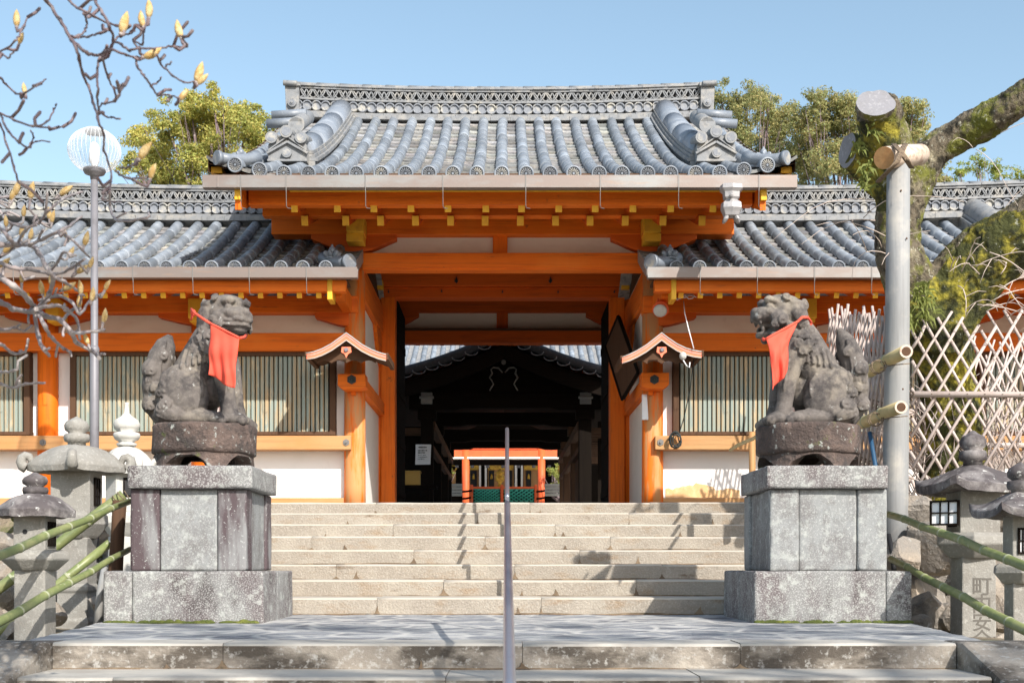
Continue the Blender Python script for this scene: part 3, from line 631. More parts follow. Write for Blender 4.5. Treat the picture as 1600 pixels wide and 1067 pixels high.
# door posts and lintels of the middle frame
for s in (-1, 1):
    X = -1.96 if s < 0 else 1.95
    mb = MB(); mb.tube([(X, 19.3, FLOOR - .01), (X, 19.3, 4.9)], .155, 24); part('column', mb, 'orange_z', gate)
    mb = MB(); mb.pbox(*((595.5, 617) if s < 0 else (953.5, 976)), 464, 790, 19.12, 19.42); part('door_post', mb, 'orange_z', gate, .006)
mb = MB(); mb.pbox(570, 1004, 423, 447, 19.08, 19.45); mb.pbox(574, 1000, 449, 464.5, 19.14, 19.43); mb.pbox(560, 1010, 340, 424, 19.2, 19.4, 1)
dl = part('door_lintel', mb, ['redwood_x', 'brown_x'], gate, .006)
for px, py, h in ((713, 437, 5), (860, 437, 5), (607, 455, 2.5), (690, 454, 2.5), (785, 455, 2.5), (872, 455, 2.5), (960, 455, 2.5)):
    mb = MB(); mb.pprism([(px - h * .55, py + h * .5), (px, py + h * 1.1), (px + h * .55, py + h * .5), (px + h * .25, py - h * .2), (px, py - h * 1.1), (px - h * .25, py - h * .2)], 19.05 if py < 450 else 19.11, 19.16); part('lintel_fitting', mb, 'iron', dl)
for s in (-1, 1):
    mb = MB(); X = -1.70 if s < 0 else 1.66; mb.box(X - .035, X + .035, 19.45, 20.95, FLOOR + .05, PZ(468, 19.45))
    for z in (1.5, 2.3, 3.1, 3.9): mb.box(X - .05, X + .05, 19.5, 20.9, z, z + .12)
    part('door_leaf', mb, 'darkwood_z', gate, .006)
# rear frame
mb = MB(); mb.pbox(600, 970, 461, 487, 22.2, 22.5); mb.pbox(600, 970, 515.5, 535, 22.15, 22.45); mb.pbox(600, 970, 512.5, 516, 22.1, 22.2, 1); mb.pbox(560, 1010, 400, 462, 22.3, 22.5, 1)
hijiki(560, 654, 590, 628, 486, 507, 22.18, 22.32, mb); hijiki(916, 1010, 945, 980, 486, 507, 22.18, 22.32, mb)
rf = part('rear_frame', mb, ['redwood_x', 'brown_x'], gate, .006)
mb = MB(); mb.pbox(600, 970, 486, 513, 22.34, 22.40); part('plaster_panel', mb, 'plaster', gate)
mb = MB(); mb.pbox(776, 793.5, 486.5, 513, 22.28, 22.36); part('strut', mb, 'redwood_z', gate)
for X in (-1.96, 1.95):
    mb = MB(); mb.tube([(X, 22.3, FLOOR - .01), (X, 22.3, 4.6)], .14, 20); part('column', mb, 'orange_z', gate)
for px in (653, 691, 728, 766, 804, 841, 878, 917):
    q = MB(); a = P(px, 536, 23.0); q.beam(a, a + Vector((0, -.45, .07)), .068, .10); part('rafter', q, 'redwood_y', gate)
# rain funnel hanging from the gutter
mb = MB(); D = 14.12; c = P(1143, 300, D)
def sq(path, m=0):
    b = len(mb.v)
    for (w, d, z, dx) in path:
        for sx, sy in ((-1, -1), (0, -1.25), (1, -1), (1.15, 0), (1, 1), (0, 1.25), (-1, 1), (-1.15, 0)): mb.v.append(Vector((c.x + dx + sx * w, D + .02 + sy * d, z)))
    K = len(path)
    for i in range(K - 1):
        for k in range(8): mb.face((b + i * 8 + k, b + i * 8 + (k + 1) % 8, b + (i + 1) * 8 + (k + 1) % 8, b + (i + 1) * 8 + k), m)
    mb.face([b + k for k in range(8)], m); mb.face([b + (K - 1) * 8 + k for k in range(8)], m)
zz = lambda py: PZ(py, D)
sq([(.088, .07, zz(288.5), 0), (.11, .09, zz(290), 0), (.115, .09, zz(296), 0), (.085, .07, zz(301), 0), (.082, .065, zz(309), 0), (.06, .05, zz(313), 0), (.10, .08, zz(318), 0), (.105, .085, zz(326), 0), (.088, .07, zz(332), 0), (.075, .06, zz(338), 0)])
for dx, w in ((-.062, .026), (.062, .026)): sq([(w, .05, zz(337), dx * .8), (w, .05, zz(343), dx * 1.1), (w * .5, .03, zz(348), dx * 1.35)])
mb.tube([P(1143, 305, D - .06), P(1143, 305, D - .12)], .02, 10)
part('rain_funnel', mb, 'zinc', gate, .006)

# ---------------------------------------------------------------- the two wings of the wall beside the gate
def wing(side):
    s = side; lab = ('long white and orange corridor wall with grey tiled roof left of the gate', 'white and orange corridor wall with grey tiled roof right of the gate, behind the tree')[s > 0]
    w = thing('corridor_wing', lab, 'building', (s * 5, 17, FLOOR))
    xin, xout = (-1.84, -8.6) if s < 0 else (1.74, 9.4)
    lo, hi = min(xin, xout), max(xin, xout)
    DE, DW = 14.9, 16.4
    sl = Slope(15.0, PZ(420, 15.0), 17.7, PZ(351, 17.7), .22)
    if s < 0: xs = [-3.503 + .273 * k for k in range(5, -19, -1)]
    else: xs = [2.07 + .277 * k for k in range(0, 26)]
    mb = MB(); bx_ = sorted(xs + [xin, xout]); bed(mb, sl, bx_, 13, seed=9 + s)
    mb.grid(lambda a, b: sl.p(lo + (hi - lo) * a, b, -.05), 30, 8, 2); mb.grid(lambda a, b: sl.p(lo + (hi - lo) * a, b, -.14), 30, 8, 2)
    mb.grid(lambda a, b: (lambda q: Vector((q.x, 35.4 - q.y, q.z)))(sl.p(lo + (hi - lo) * a, b)), 30, 8, 0)
    b = len(mb.v)
    for k in range(9): mb.v += [sl.p(xin, k / 8, -.14), sl.p(xin, k / 8, .03)]
    for k in range(8): mb.face((b + 2 * k, b + 2 * k + 2, b + 2 * k + 3, b + 2 * k + 1), 0)
    roof = part('roof', mb, ['tile_bed', 'tile_bed', 'brown_x'], w, fix=False)
    for i, x in enumerate(xs): tile_roll('tile_roll', sl, x, .070, roof, seed=200 + i)
    corner_roll('corner_tile', sl, xin + s * .14, -s, .078, roof, .5)
    mb = MB(); lotus(mb, P(519 if s < 0 else 1047, 402, 15.15), .105); part('roof_ornament', mb, 'tile', roof)
    rx0, rx1 = (xout, -3.0) if s < 0 else (3.0, xout)
    ridge(roof, rx0, rx1, 17.75, PZ(347, 17.6), PZ(293, 17.7), None, None, pitch=.124, lift=lambda x: .012 * max(0, abs(x) - 4) ** 1.6)
    if s > 0:                                                         # a second ridge comes down beside the trunk
        mb = MB()
        for h0, h1, ww in ((-.03, .10, .19), (.102, .15, .215), (.155, .20, .18)):
            a, c = sl.p(6.62, .55, h0), sl.p(6.62, 1., h0); mb.hexa([a - Vector((ww, 0, 0)), a + Vector((ww, 0, 0)), c + Vector((ww, 0, 0)), c - Vector((ww, 0, 0))] + [p + Vector((0, 0, h1 - h0)) for p in (a - Vector((ww, 0, 0)), a + Vector((ww, 0, 0)), c + Vector((ww, 0, 0)), c - Vector((ww, 0, 0)))])
        mb.tube([sl.p(6.62, .53, .22), sl.p(6.62, 1., .22)], .16, 16); part('descending_ridge', mb, 'tile_ridge', roof, .01)
    if s < 0: gx0, gx1, br = xout, PX(559, DE), (24, 100, 210, 303, 391, 480)
    else: gx0, gx1, br = PX(1011, DE), xout, (1093, 1182, 1271, 1360, 1448, 1537)
    gutter(w, gx0, gx1, DE - .06, PZ(435.5, DE), PZ(419, DE), [PX(p, DE) for p in br], PZ(461, DE), sorted(PX(p, DE) for p in br))
    mb = MB(); i0 = xin + s * .07
    a, c = min(i0, xout), max(i0, xout)
    mb.box(a, c, 15.02, 15.16, PZ(455, 15.02), PZ(436, 15.02)); mb.box(a, c, 16.24, 16.5, PZ(488, 16.24), PZ(462, 16.24))
    mb.box(a, c, 15.0, 15.5, PZ(436, 15.0), PZ(431, 15.0), 1)
    ev = part('eave_beams', mb, ['orange_x', 'brown_x'], w, .006)
    x = PX(498 if s < 0 else 1064, 15.1); k = 0; pxs = []
    while abs(PX(0, 15.1) if s < 0 else PX(1600, 15.1)) + .3 > abs(x): pxs.append(x); x += s * .2355
    for x in pxs:
        q = MB(); a_ = Vector((x, 15.1, PZ(459.8, 15.1))); q.beam(a_, a_ + Vector((0, 1.2, .42)), .066, .098, 0, cap=1); part('rafter', q, ['redwood_y', 'yellow'], ev, .004)
    q = MB(); q.pbox(*((511, 519) if s < 0 else (1049, 1057)), 435.5, 468, 15.0, 15.3, 1); q.pbox(*((519.5, 535) if s < 0 else (1034, 1048.5)), 437, 464, 15.3, 16.3, 0); part('end_rafter', q, ['orange_z', 'yellow'], ev, .008)
    # wall: plaster, columns, beams
    mb = MB(); mb.box(lo if s < 0 else 2.0, -2.0 if s < 0 else hi, 16.46, 16.58, FLOOR, PZ(486, 16.46), 0); part('wall', mb, ['white_plaster'], w)
    mb = MB(); mb.box(lo if s < 0 else 2.0, -2.0 if s < 0 else hi, 16.45, 16.459, PZ(521, 16.45), PZ(487, 16.45)); part('plaster_band', mb, 'plaster', w)
    mb = MB(); mb.box(lo if s < 0 else 2.09, -2.09 if s < 0 else hi, 16.27, 16.46, PZ(548, 16.27), PZ(520, 16.27)); part('upper_beam', mb, 'orange_x', w, .006)
    x_in = PX(548, 16.16) if s < 0 else PX(1024, 16.16)
    mb = MB(); mb.box(*( (lo, x_in) if s < 0 else (x_in, hi)), 16.17, 16.45, PZ(702, 16.17), PZ(680.5, 16.17)); sb = part('lower_beam', mb, 'natural_x', w, .006)
    mb = MB(); mb.box(lo if s < 0 else 2.07, -2.09 if s < 0 else hi, 16.36, 16.46, FLOOR, PZ(777.5, 16.36)); part('ground_sill', mb, 'natural_x', w, .005)
    q = MB(); hijiki(*((492, 552, 541, 552) if s < 0 else (1022, 1088, 1022, 1034)), 488.3, 509, 16.28, 16.46, q); part('bracket_arm', q, 'redwood_x', w, .006)
    cols = [75, 315, -165] if s < 0 else [1260, 1500, 1740]
    for px in cols:
        x = PX(px, 16.4); mb = MB(); mb.tube([(x, 16.4, FLOOR), (x, 16.4, PZ(488, 16.4))], .131, 24); part('column', mb, 'orange_z', w)
        mb = MB(); hijiki(px - 68, px + 68, px - 12, px + 12, 488.3, 507, 16.28, 16.46, mb); part('bracket_arm', mb, 'redwood_x', w, .006)
        mb = MB(); c = px + (-11 if px == 315 else 6); mb.pbox(c - 10.5, c + 10.5, 466, 497, 15.92, 16.26); mb.pbox(c - 8, c + 8, 497, 503, 15.98, 16.26); part('beam_nose', mb, 'yellow', w, .01)
    for px in ((67, 541) if s < 0 else (1032, 1260)):
        mb = MB(); c = P(px, 691, 16.168); mb.tube([c, c + Vector((0, -.01, 0))], .045, 6, sm=False); mb.tube([c, c + Vector((0, -.03, 0))], [.02, .014], 8); part('nail_cover', mb, 'wire', sb)
    edges = [(-149, 46), (109, 285), (346, 524)] if s < 0 else [(1052, 1229), (1291, 1469), (1531, 1709)]
    for (a, b_) in edges:
        fr = MB(); fr.pbox(a, a + 9, 556, 679, 16.33, 16.5); fr.pbox(b_ - 9, b_, 556, 679, 16.33, 16.5); fr.pbox(a, b_, 548.5, 556, 16.34, 16.5); fr.pbox(a, b_, 674, 679.5, 16.31, 16.5); fr.pbox(a, b_, 556, 676, 16.452, 16.5, 1)
        fo = part('window', fr, ['brown_z', 'black'], w, .003)
        sm_ = MB(); n = round((b_ - a - 20) / 7.15)
        for k in range(n):
            c = P(a + 10 + (b_ - a - 20) * (k + .5) / n, 556, 16.39); r_ = .0245 + .001 * rnd.uniform(-1, 1); z0, z1 = PZ(674, 16.36), PZ(556, 16.36)
            sm_.prism([(c.x - r_, 16.40), (c.x - r_ * .8, 16.375), (c.x + r_ * .8, 16.375), (c.x + r_, 16.40), (c.x + r_, 16.43), (c.x - r_, 16.43)], 'z', z0, z1)
        part('slats', sm_, 'slat', fo)
    if s > 0:
        q = MB(); r_ = random.Random(4); pts = [(1040, 777)] + [(1040 + 116 * k / 22, 764 - 9 * math.exp(-((k - 9) / 4.) ** 2) - 6 * mnoise.noise(Vector((k * .7, 3, 0))) + r_.uniform(-1.5, 1.5)) for k in range(23)] + [(1156, 777)]
        q.pprism(pts, 16.452, 16.459); part('bare_patch', q, 'bare_clay', w, label='peeled patch of bare tan clay at the foot of the wall')
    return w
wing(-1); wing(1)
# ---------------------------------------------------------------- dark corridor hall behind the gate
hall = thing('corridor_hall', 'dark timber gabled hall seen through the gate opening', 'building', (0, 26, FLOOR))
HD = 24.0
def hall_z(x, y=0):                                                   # concave gable roof line
    a = abs(x - .0); return PZ(534, HD) - .52 * a + .075 * a * a
mb = MB(); n = 24
for s in (-1, 1):
    mb.grid(lambda a, b: (s * 2.9 * a, 23.4 + 11 * b, hall_z(2.9 * a) + .03 * (abs(((2.9 * a) / .1) % 2 - 1))), 30, 6, 0)
    mb.grid(lambda a, b: (s * 2.9 * a, 23.45 + 11 * b, hall_z(2.9 * a) - .12), 20, 4, 1)
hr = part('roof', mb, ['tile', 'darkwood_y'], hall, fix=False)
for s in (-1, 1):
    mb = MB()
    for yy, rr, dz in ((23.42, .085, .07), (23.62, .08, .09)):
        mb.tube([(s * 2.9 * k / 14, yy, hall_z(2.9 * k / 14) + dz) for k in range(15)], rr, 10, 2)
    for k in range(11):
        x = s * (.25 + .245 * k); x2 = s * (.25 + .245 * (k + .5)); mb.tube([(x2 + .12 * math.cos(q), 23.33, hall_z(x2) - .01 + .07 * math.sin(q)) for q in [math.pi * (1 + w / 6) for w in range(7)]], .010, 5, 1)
    part('verge_roll', mb, ['tile', 'tile_ridge', 'tile_dark'], hr)  # near-black tile on the rolls stands in for the gate's shade
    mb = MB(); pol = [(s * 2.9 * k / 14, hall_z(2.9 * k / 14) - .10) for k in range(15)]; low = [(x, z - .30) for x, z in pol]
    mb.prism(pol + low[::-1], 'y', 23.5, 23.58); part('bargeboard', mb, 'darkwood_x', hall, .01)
mb = MB(); mb.prism([(s_ * 2.0 * k / 8, hall_z(2.0 * k / 8) - .12) for s_, k in [(-1, 8 - i) for i in range(8)] + [(1, i) for i in range(9)]] + [(1.9, PZ(616, 24)), (-1.9, PZ(616, 24))], 'y', 24.25, 24.3); part('gable_wall', mb, 'darkwood_x', hall)
# carved frog-leg strut in the gable
mb = MB()
for s in (-1, 1):
    c = [(787 + s * a, b) for a, b in ((2, 582), (8, 575), (16, 574), (20, 577), (18, 583), (22, 590), (19, 594), (16, 600), (22, 610))]
    mb.tube([P(a, b, 24.05) for a, b in c], [.012, .018, .016, .012, .02, .016, .014, .014, .014], 8, 1, ref=(0, 1, 0))
mb.pprism([(771, 612), (803, 612), (801, 590), (796, 578), (778, 578), (773, 590)], 24.06, 24.12); mb.tube([P(787, 566, 24.0), P(787, 566, 24.1)], .05, 8, 1)
part('gable_strut', mb, ['darkwood_x', 'lantern_stone'], hall)
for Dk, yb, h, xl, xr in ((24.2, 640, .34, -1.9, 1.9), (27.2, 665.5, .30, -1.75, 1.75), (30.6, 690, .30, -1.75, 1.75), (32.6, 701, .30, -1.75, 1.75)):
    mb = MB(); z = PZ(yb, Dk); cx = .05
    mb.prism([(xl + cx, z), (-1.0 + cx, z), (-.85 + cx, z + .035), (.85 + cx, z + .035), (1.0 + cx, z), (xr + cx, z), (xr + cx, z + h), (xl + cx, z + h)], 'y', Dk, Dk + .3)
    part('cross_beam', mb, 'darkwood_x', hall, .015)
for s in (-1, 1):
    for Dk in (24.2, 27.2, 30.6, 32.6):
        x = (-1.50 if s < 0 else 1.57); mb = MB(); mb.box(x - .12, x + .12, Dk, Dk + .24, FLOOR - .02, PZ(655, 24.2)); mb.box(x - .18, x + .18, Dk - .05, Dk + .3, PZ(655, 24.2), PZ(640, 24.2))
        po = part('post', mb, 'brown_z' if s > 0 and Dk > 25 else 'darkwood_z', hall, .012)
        if Dk < 25:
            q = MB(); q.box(x - .11, x + .11, Dk - .12, Dk - .06, PZ(632, 24.2), PZ(614, 24.2)); q.box(x - .14, x + .14, Dk - .14, Dk - .08, PZ(624, 24.2), PZ(620, 24.2)); part('capital', q, 'greywood_x', po, .01)
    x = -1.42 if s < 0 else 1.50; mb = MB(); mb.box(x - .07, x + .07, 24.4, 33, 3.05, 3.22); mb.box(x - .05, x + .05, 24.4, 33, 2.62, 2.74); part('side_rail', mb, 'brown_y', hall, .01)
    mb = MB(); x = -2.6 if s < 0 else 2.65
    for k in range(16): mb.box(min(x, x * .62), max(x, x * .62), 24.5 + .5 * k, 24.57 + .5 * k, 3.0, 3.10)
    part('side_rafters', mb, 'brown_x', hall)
mb = MB(); mb.box(1.55, 1.60, 24.5, 27.0, FLOOR, 2.6)
for k in range(7): mb.box(1.53, 1.55, 24.5 + .36 * k, 24.8 + .36 * k, FLOOR, 2.6)
part('side_boarding', mb, 'brown_z', hall)
mb = MB(); mb.box(-2.4, -1.62, 25.2, 25.26, FLOOR, 3.2); part('side_screen', mb, 'darkwood_z', hall)
mb = MB(); mb.box(1.95, 2.5, 26, 26.06, FLOOR, 3.4); part('side_screen', mb, 'darkwood_z', hall)
# things standing in the hall
t = thing('side_table', 'small dark wooden table just inside the gate on the left', 'table', P(655, 800, 23.2))
mb = MB(); mb.pbox(626, 682, 757.5, 762.5, 23.0, 23.5); part('table_top', mb, 'darkwood_x', t, .005)
for px in (632, 668):
    for yy in (23.05, 23.4):
        mb = MB(); c = P(px, 762, yy); mb.box(c.x - .03, c.x + .03, yy, yy + .05, FLOOR, c.z); part('leg', mb, 'darkwood_z', t)
mb = MB(); mb.pbox(634, 668, 776, 780, 23.07, 23.11); part('stretcher', mb, 'darkwood_x', t)
t = thing('wooden_box', 'tan wooden offering box sitting on the dark table', 'box', P(641, 757, 23.2))
mb = MB(); mb.pbox(628.5, 655.5, 736.5, 757.3, 23.08, 23.4); part('body', mb, 'card', t, .004)
mb = MB(); mb.pbox(627.5, 656.5, 735, 737.5, 23.06, 23.42); part('lid', mb, 'card', t, .003)
t = thing('paper_notice', 'white printed paper notice pinned to the dark post inside the gate', 'notice', P(661, 710, 24.1))
mb = MB(); a = P(649, 725.5, 24.08); c = P(673, 694, 24.08); mb.grid(lambda u, v: (a.x + (c.x - a.x) * u + .01 * (v - .5), 24.10 + .012 * math.sin(5 * u + 3 * v), a.z + (c.z - a.z) * v), 10, 10); sh = part('sheet', mb, 'paper', t)
mb = MB(); r = random.Random(2)
for (py, x0, x1, h) in ((698.5, 654, 667, 2.2), (703.5, 653, 668, 1.6), (707, 653, 664, 1.2), (711, 653, 665, .8), (714, 653, 668, .8), (717, 653, 663, .8)):
    x = x0
    while x < x1:
        w = r.uniform(.8, 1.7); mb.pbox(x, min(x + w, x1), py - h / 2 + r.uniform(-.3, .3), py + h / 2 + r.uniform(-.3, .3), 24.078, 24.083); x += w + r.uniform(.3, .8)
part('print', mb, 'ink', t)
# ---------------------------------------------------------------- inner shrine behind
sh_ = thing('inner_shrine', 'vermilion pillared inner shrine far behind with gold fitted dark doorways', 'building', (0, 40, FLOOR))
SD = 38.0
for px in (590, 727.5, 846, 985):
    mb = MB(); c = P(px, 700, SD); mb.tube([(c.x, SD, FLOOR), (c.x, SD, PZ(700, SD))], .112, 20); part('pillar', mb, 'vermilion', sh_)
mb = MB(); mb.pbox(520, 1060, 703, 713.5, SD - .05, SD + .2); mb.pbox(520, 1060, 713.7, 716.5, SD - .1, SD + .2, 1); mb.pbox(520, 1060, 690, 701.5, SD + .05, SD + .2); part('eave_beam', mb, ['vermilion', 'plaster'], sh_)
mb = MB(); mb.pbox(480, 1100, 640, 800, 43.2, 43.4); mb.pbox(480, 1100, 717, 726, 40.0, 40.2); part('back_wall', mb, 'darkwood_x', sh_)
for a, b, d0, d1 in ((705, 712, 0, 0), (732, 748, 735, 745), (762, 803, 764, 772), (818, 842, 822, 830), (683, 702, 688, 696), (870, 890, 874, 884)):
    mb = MB(); mb.pbox(a, b, 726, 764, 43.0, 43.1); mb.pbox(a + 1, b - 1, 727, 734, 42.96, 43.02, 1)
    for k in range(3): c = P(a + (b - a) * (k + .5) / 3, 731, 42.95); mb.tube([c, c + Vector((0, -.04, 0))], .075, 10, 1)
    if d1: mb.pbox(d0, d1, 735, 762, 42.94, 43.05, 2); mb.tube([P((d0 + d1) / 2, 740, 42.9), P((d0 + d1) / 2, 748, 42.9)], [.02, .05], 8, 1)
    if d1 == 772: mb.pbox(796, 800, 735, 762, 42.94, 43.05, 2)
    part('gilded_door', mb, ['natural_z', 'gold', 'black', 'vermilion'], sh_)
for a, b in ((748.5, 751.5), (757.5, 760.5), (804.5, 808), (814, 817), (701.5, 704)):
    mb = MB(); mb.pbox(a, b, 727, 764, 42.6, 42.8); part('white_post', mb, 'white_plaster', sh_)
mb = MB()
for k in range(9): c = P(690 + 24 * k, 724, 41.0); mb.tube([c, c + Vector((0, 0, -.14))], .06, 10); mb.tube([c, c + Vector((0, 0, .2))], .008, 6)
part('hanging_lanterns', mb, 'pole_paint', sh_)
mb = MB(); c = P(781, 752, 41.5)
mb.lathe((c.x, c.y, PZ(764, 41.5)), [(.16, 0), (.13, .08), (.06, .14), (.05, .2), (.15, .3), (.16, .42), (.1, .5), (.2, .53), (.05, .62), (.03, .68)], 14); part('gold_ornament', mb, 'gold', sh_)
# tiled roof of the inner shrine above the hall
hs = Slope(36.6, PZ(606, 36.6), 43.5, PZ(506, 43.5), .25)
mb = MB(); mb.grid(lambda a, b: hs.p(-6 + 12 * a, b), 60, 14, 0); mb.grid(lambda a, b: hs.p(-6 + 12 * a, b, -.25), 10, 6, 1); sr = part('roof', mb, ['tile_bed', 'brown_x'], sh_, fix=False)
for k in range(40):
    x = -5.9 + .3 * k
    if abs(x) > .4 and abs(x) < 4.2: tile_roll('tile_roll', hs, x, .085, sr, seed=700 + k, disc=False, seglen=.45)
t = thing('lattice_fence', 'low vermilion fence with green diamond lattice panels in front of the inner shrine', 'fence', (0, 36, FLOOR))
mb = MB()
for a, b in ((734.5, 739), (782, 786.5), (835, 839.5)): mb.pbox(a, b, 757, 800, 36.0, 36.15)
mb.pbox(737, 838, 760, 763.5, 36.02, 36.13); mb.pbox(737, 838, 785, 800, 36.02, 36.13); part('frame', mb, 'vermilion', t, .01)
for a, b in ((739.5, 781.5), (787, 834.5)):
    mb = MB(); mb.pbox(a, b, 764, 785, 36.09, 36.11, 1); A = P(a, 785, 36.05); B = P(b, 764, 36.05); w, h = B.x - A.x, B.z - A.z; st_ = w / 6
    def clip(p, q):
        return p, q
    for k in range(-3, 7):
        for sg in (1, -1):
            x0, x1, z0, z1 = (k * st_, k * st_ + h * 1.5, 0, h) if sg > 0 else (k * st_, k * st_ + h * 1.5, h, 0)
            t0 = max(0, -x0 / (x1 - x0)); t1 = min(1, (w - x0) / (x1 - x0))
            if t1 > t0: mb.tube([(A.x + x0 + (x1 - x0) * tt, 36.05 - .01 * (sg > 0), A.z + z0 + (z1 - z0) * tt) for tt in (t0, t1)], .018, 6)
    mb.pbox(a, b, 763.6, 765, 36.03, 36.08); mb.pbox(a, b, 784, 785.4, 36.03, 36.08)
    part('lattice', mb, ['green_paint', 'black'], t)
for s, (a, b), lb in ((-1, (686, 722), 'pale grey slatted low bench left of the lattice fence'), (1, (851, 890), 'pale grey slatted low bench right of the lattice fence')):
    t = thing('low_bench', lb, 'bench', P((a + b) / 2, 800, 35))
    mb = MB()
    for k in range(4): mb.pbox(a, b, 755.5 + k * 5, 759.8 + k * 5, 34.9 - .08 * k, 34.96 - .08 * k)
    part('slats', mb, 'lantern_pale', t, .01)
    for px in (a + 3, b - 3):
        mb = MB(); mb.pbox(px - 3, px + 3, 774, 800, 34.8, 35.0); part('leg', mb, 'darkwood_z', t)
for k, (a, b, py) in enumerate(((722, 738, 767), (722, 736, 778), (838, 853, 767), (838, 853, 778))):
    mb = MB(); mb.tube([P(a, py + 1, 35.6), P((a + b) / 2, py + .4, 35.6), P(b, py - 1, 35.6)], .03, 8)
    solo('fence_rail', mb, 'darkwood_x', ('upper dark round rail left of the lattice fence', 'lower dark round rail left of the lattice fence', 'upper dark round rail right of the lattice fence', 'lower dark round rail right of the lattice fence')[k], 'rail', P(a, py, 35.6), 'dark rails beside the lattice fence')

# ---------------------------------------------------------------- fixtures on the gate front
for s, px, lb in ((-1, 541, 'small coral edged wooden canopy over the left front pillar'), (1, 1034, 'small coral edged wooden canopy with a bare bulb on the right front pillar')):
    D = 15.35; t = thing('canopy', lb, 'canopy', P(px, 545, D), 'little canopies on the gate pillars')
    A = rad(10) * 0; dirx = 1
    pts = [(-62, 31 - 5 * s), (-50, 27 - 5 * s * .8), (-38, 21 - 5 * s * .6), (-24, 12 - 3 * s), (-10, 2 - s), (0, -4), (10, 2 + s), (24, 12 + 3 * s * .8), (38, 20 + 3.5 * s * .0), (50, 24.5), (62, 27)]
    if s < 0: pts = [(-62, 27), (-50, 24.5), (-38, 20), (-24, 12.5), (-10, 2.5), (0, -5), (10, 2.5), (24, 13), (38, 20.5), (50, 25.5), (62, 29)]
    else: pts = [(-62, 33), (-50, 28.5), (-38, 22.5), (-24, 14), (-10, 3), (0, -5), (10, 3), (24, 12.5), (38, 19), (50, 22.5), (62, 24.5)]
    O = 530 if s < 0 else 530
    def up(a, b): return (px + a, O + b - 5)
    top = [up(a, b) for a, b in pts]; low = [(a, b + 11.5 - abs(a - px) * .03) for a, b in top]
    mb = MB(); mb.pprism(top + low[::-1], D - .03, D, 0)
    for L_, rr in ((top, .007), (low, .006)): mb.tube([P(a, b, D - .035) for a, b in L_], rr, 6, 1)
    mb.tube([P(a, b + 4, D - .033) for a, b in top], .004, 6, 1)
    g = part('gable_board', mb, ['coral', 'lantern_pale'], t)
    mb = MB()
    c = P(px, O + 17, D - .05); mb.pprism([(px - 7, O + 12), (px + 7, O + 12), (px + 8, O + 20), (px + 3, O + 23), (px, O + 29), (px - 3, O + 23), (px - 8, O + 20)], D - .06, D - .035); mb.tube([c + Vector((0, -.01, 0)), c + Vector((0, -.035, 0))], [.035, .022], 6, 1, sm=False)
    part('gable_pendant', mb, ['coral', 'pole_paint'], g)
    mb = MB(); b0 = len(mb.v)
    for (yy, dz) in ((D, 0), (D + .85, .0)):
        mb.v += [Vector((q.x, yy, q.z + .012 + dz)) for q in [P(a, b, D) for a, b in top]] + [Vector((q.x, yy, q.z - .03 + dz)) for q in [P(a, b, D) for a, b in top]]
    n = len(top)
    for k in range(n - 1):
        mb.face((b0 + k, b0 + k + 1, b0 + 2 * n + k + 1, b0 + 2 * n + k)); mb.face((b0 + n + k, b0 + n + k + 1, b0 + 3 * n + k + 1, b0 + 3 * n + k), 1)
    e = P(top[-1][0], top[-1][1], D); f = P(top[0][0], top[0][1], D)
    for q in (e, f): mb.box(q.x - .02, q.x + .03, D + .0, D + .85, q.z - .06, q.z + .02, 1)
    part('roof', mb, ['copper', 'brown_y'], t)
    mb = MB(); sc = [(px - 46 + 92 * k / 24, O + 36 + 4.5 * abs(math.sin(math.pi * k / 6)) * -1 + (2 if s > 0 else 1)) for k in range(25)]
    mb.pprism([(px - 46, O + 26), (px - 20, O + 17), (px, O + 8), (px + 20, O + 17), (px + 46, O + 26)] + sc[::-1], D + .12, D + .15); part('scalloped_board', mb, 'brown_x', t)
    if s > 0:
        mb = MB(); c = P(1067, 556, D - .04); mb.ell(c, (.045, .045, .05)); part('bulb', mb, 'lantern_pale', t); mb = MB(); mb.tube([P(1067, 562, D - .04), P(1073, 572, D - .05), P(1077, 574, D - .05), P(1078, 566, D - .05)], .008, 6); part('wire', mb, 'paper', t)
t = thing('flood_lamp', 'round red cased flood lamp hanging beside the right gate pillar', 'lamp', P(1032, 475, 15.7))
mb = MB(); mb.tube([P(1035, 462, 15.75), P(1034, 470, 15.65), P(1033, 476, 15.58), P(1032, 484, 15.48)], [.05, .058, .07, .105], 16); part('casing', mb, 'vermilion', t)
mb = MB(); c = P(1031.5, 485.5, 15.45); R = (Vector((-.02, -.10, -.07))).normalized().to_track_quat('Z', 'Y').to_matrix(); mb.ell(c, (.085, .085, .035), R, 18, 10, 0); mb.lathe((0, 0, 0), [(.001, 0), (.001, .001)], 3) if False else None; part('lens', mb, 'lantern_pale', t)
mb = MB(); mb.tube([P(1037, 463, 15.76), P(1050, 466, 15.78), P(1060, 464, 15.8)], .012, 6); mb.tube([P(1042, 469, 15.7), P(1062, 469, 15.85)], .014, 6); part('bracket', mb, 'vermilion', t)
r = random.Random(12)
mb = MB()
for k in range(4): mb.tube([P(1052 + 42 * q / 7, 466 - 5 * q / 7 + r.uniform(-4, 4), 15.72 - .02 * k) for q in range(8)], .008, 5)
mb.tube([P(1068, 470, 15.6), P(1070, 490, 15.4), P(1076, 515, 15.3), P(1084, 545, 15.28)], .007, 5)
solo('electric_wire', mb, 'paper', 'tangled pale electric wire running along the eave to the canopy', 'wire', P(1070, 466, 15.7))
mb = MB()
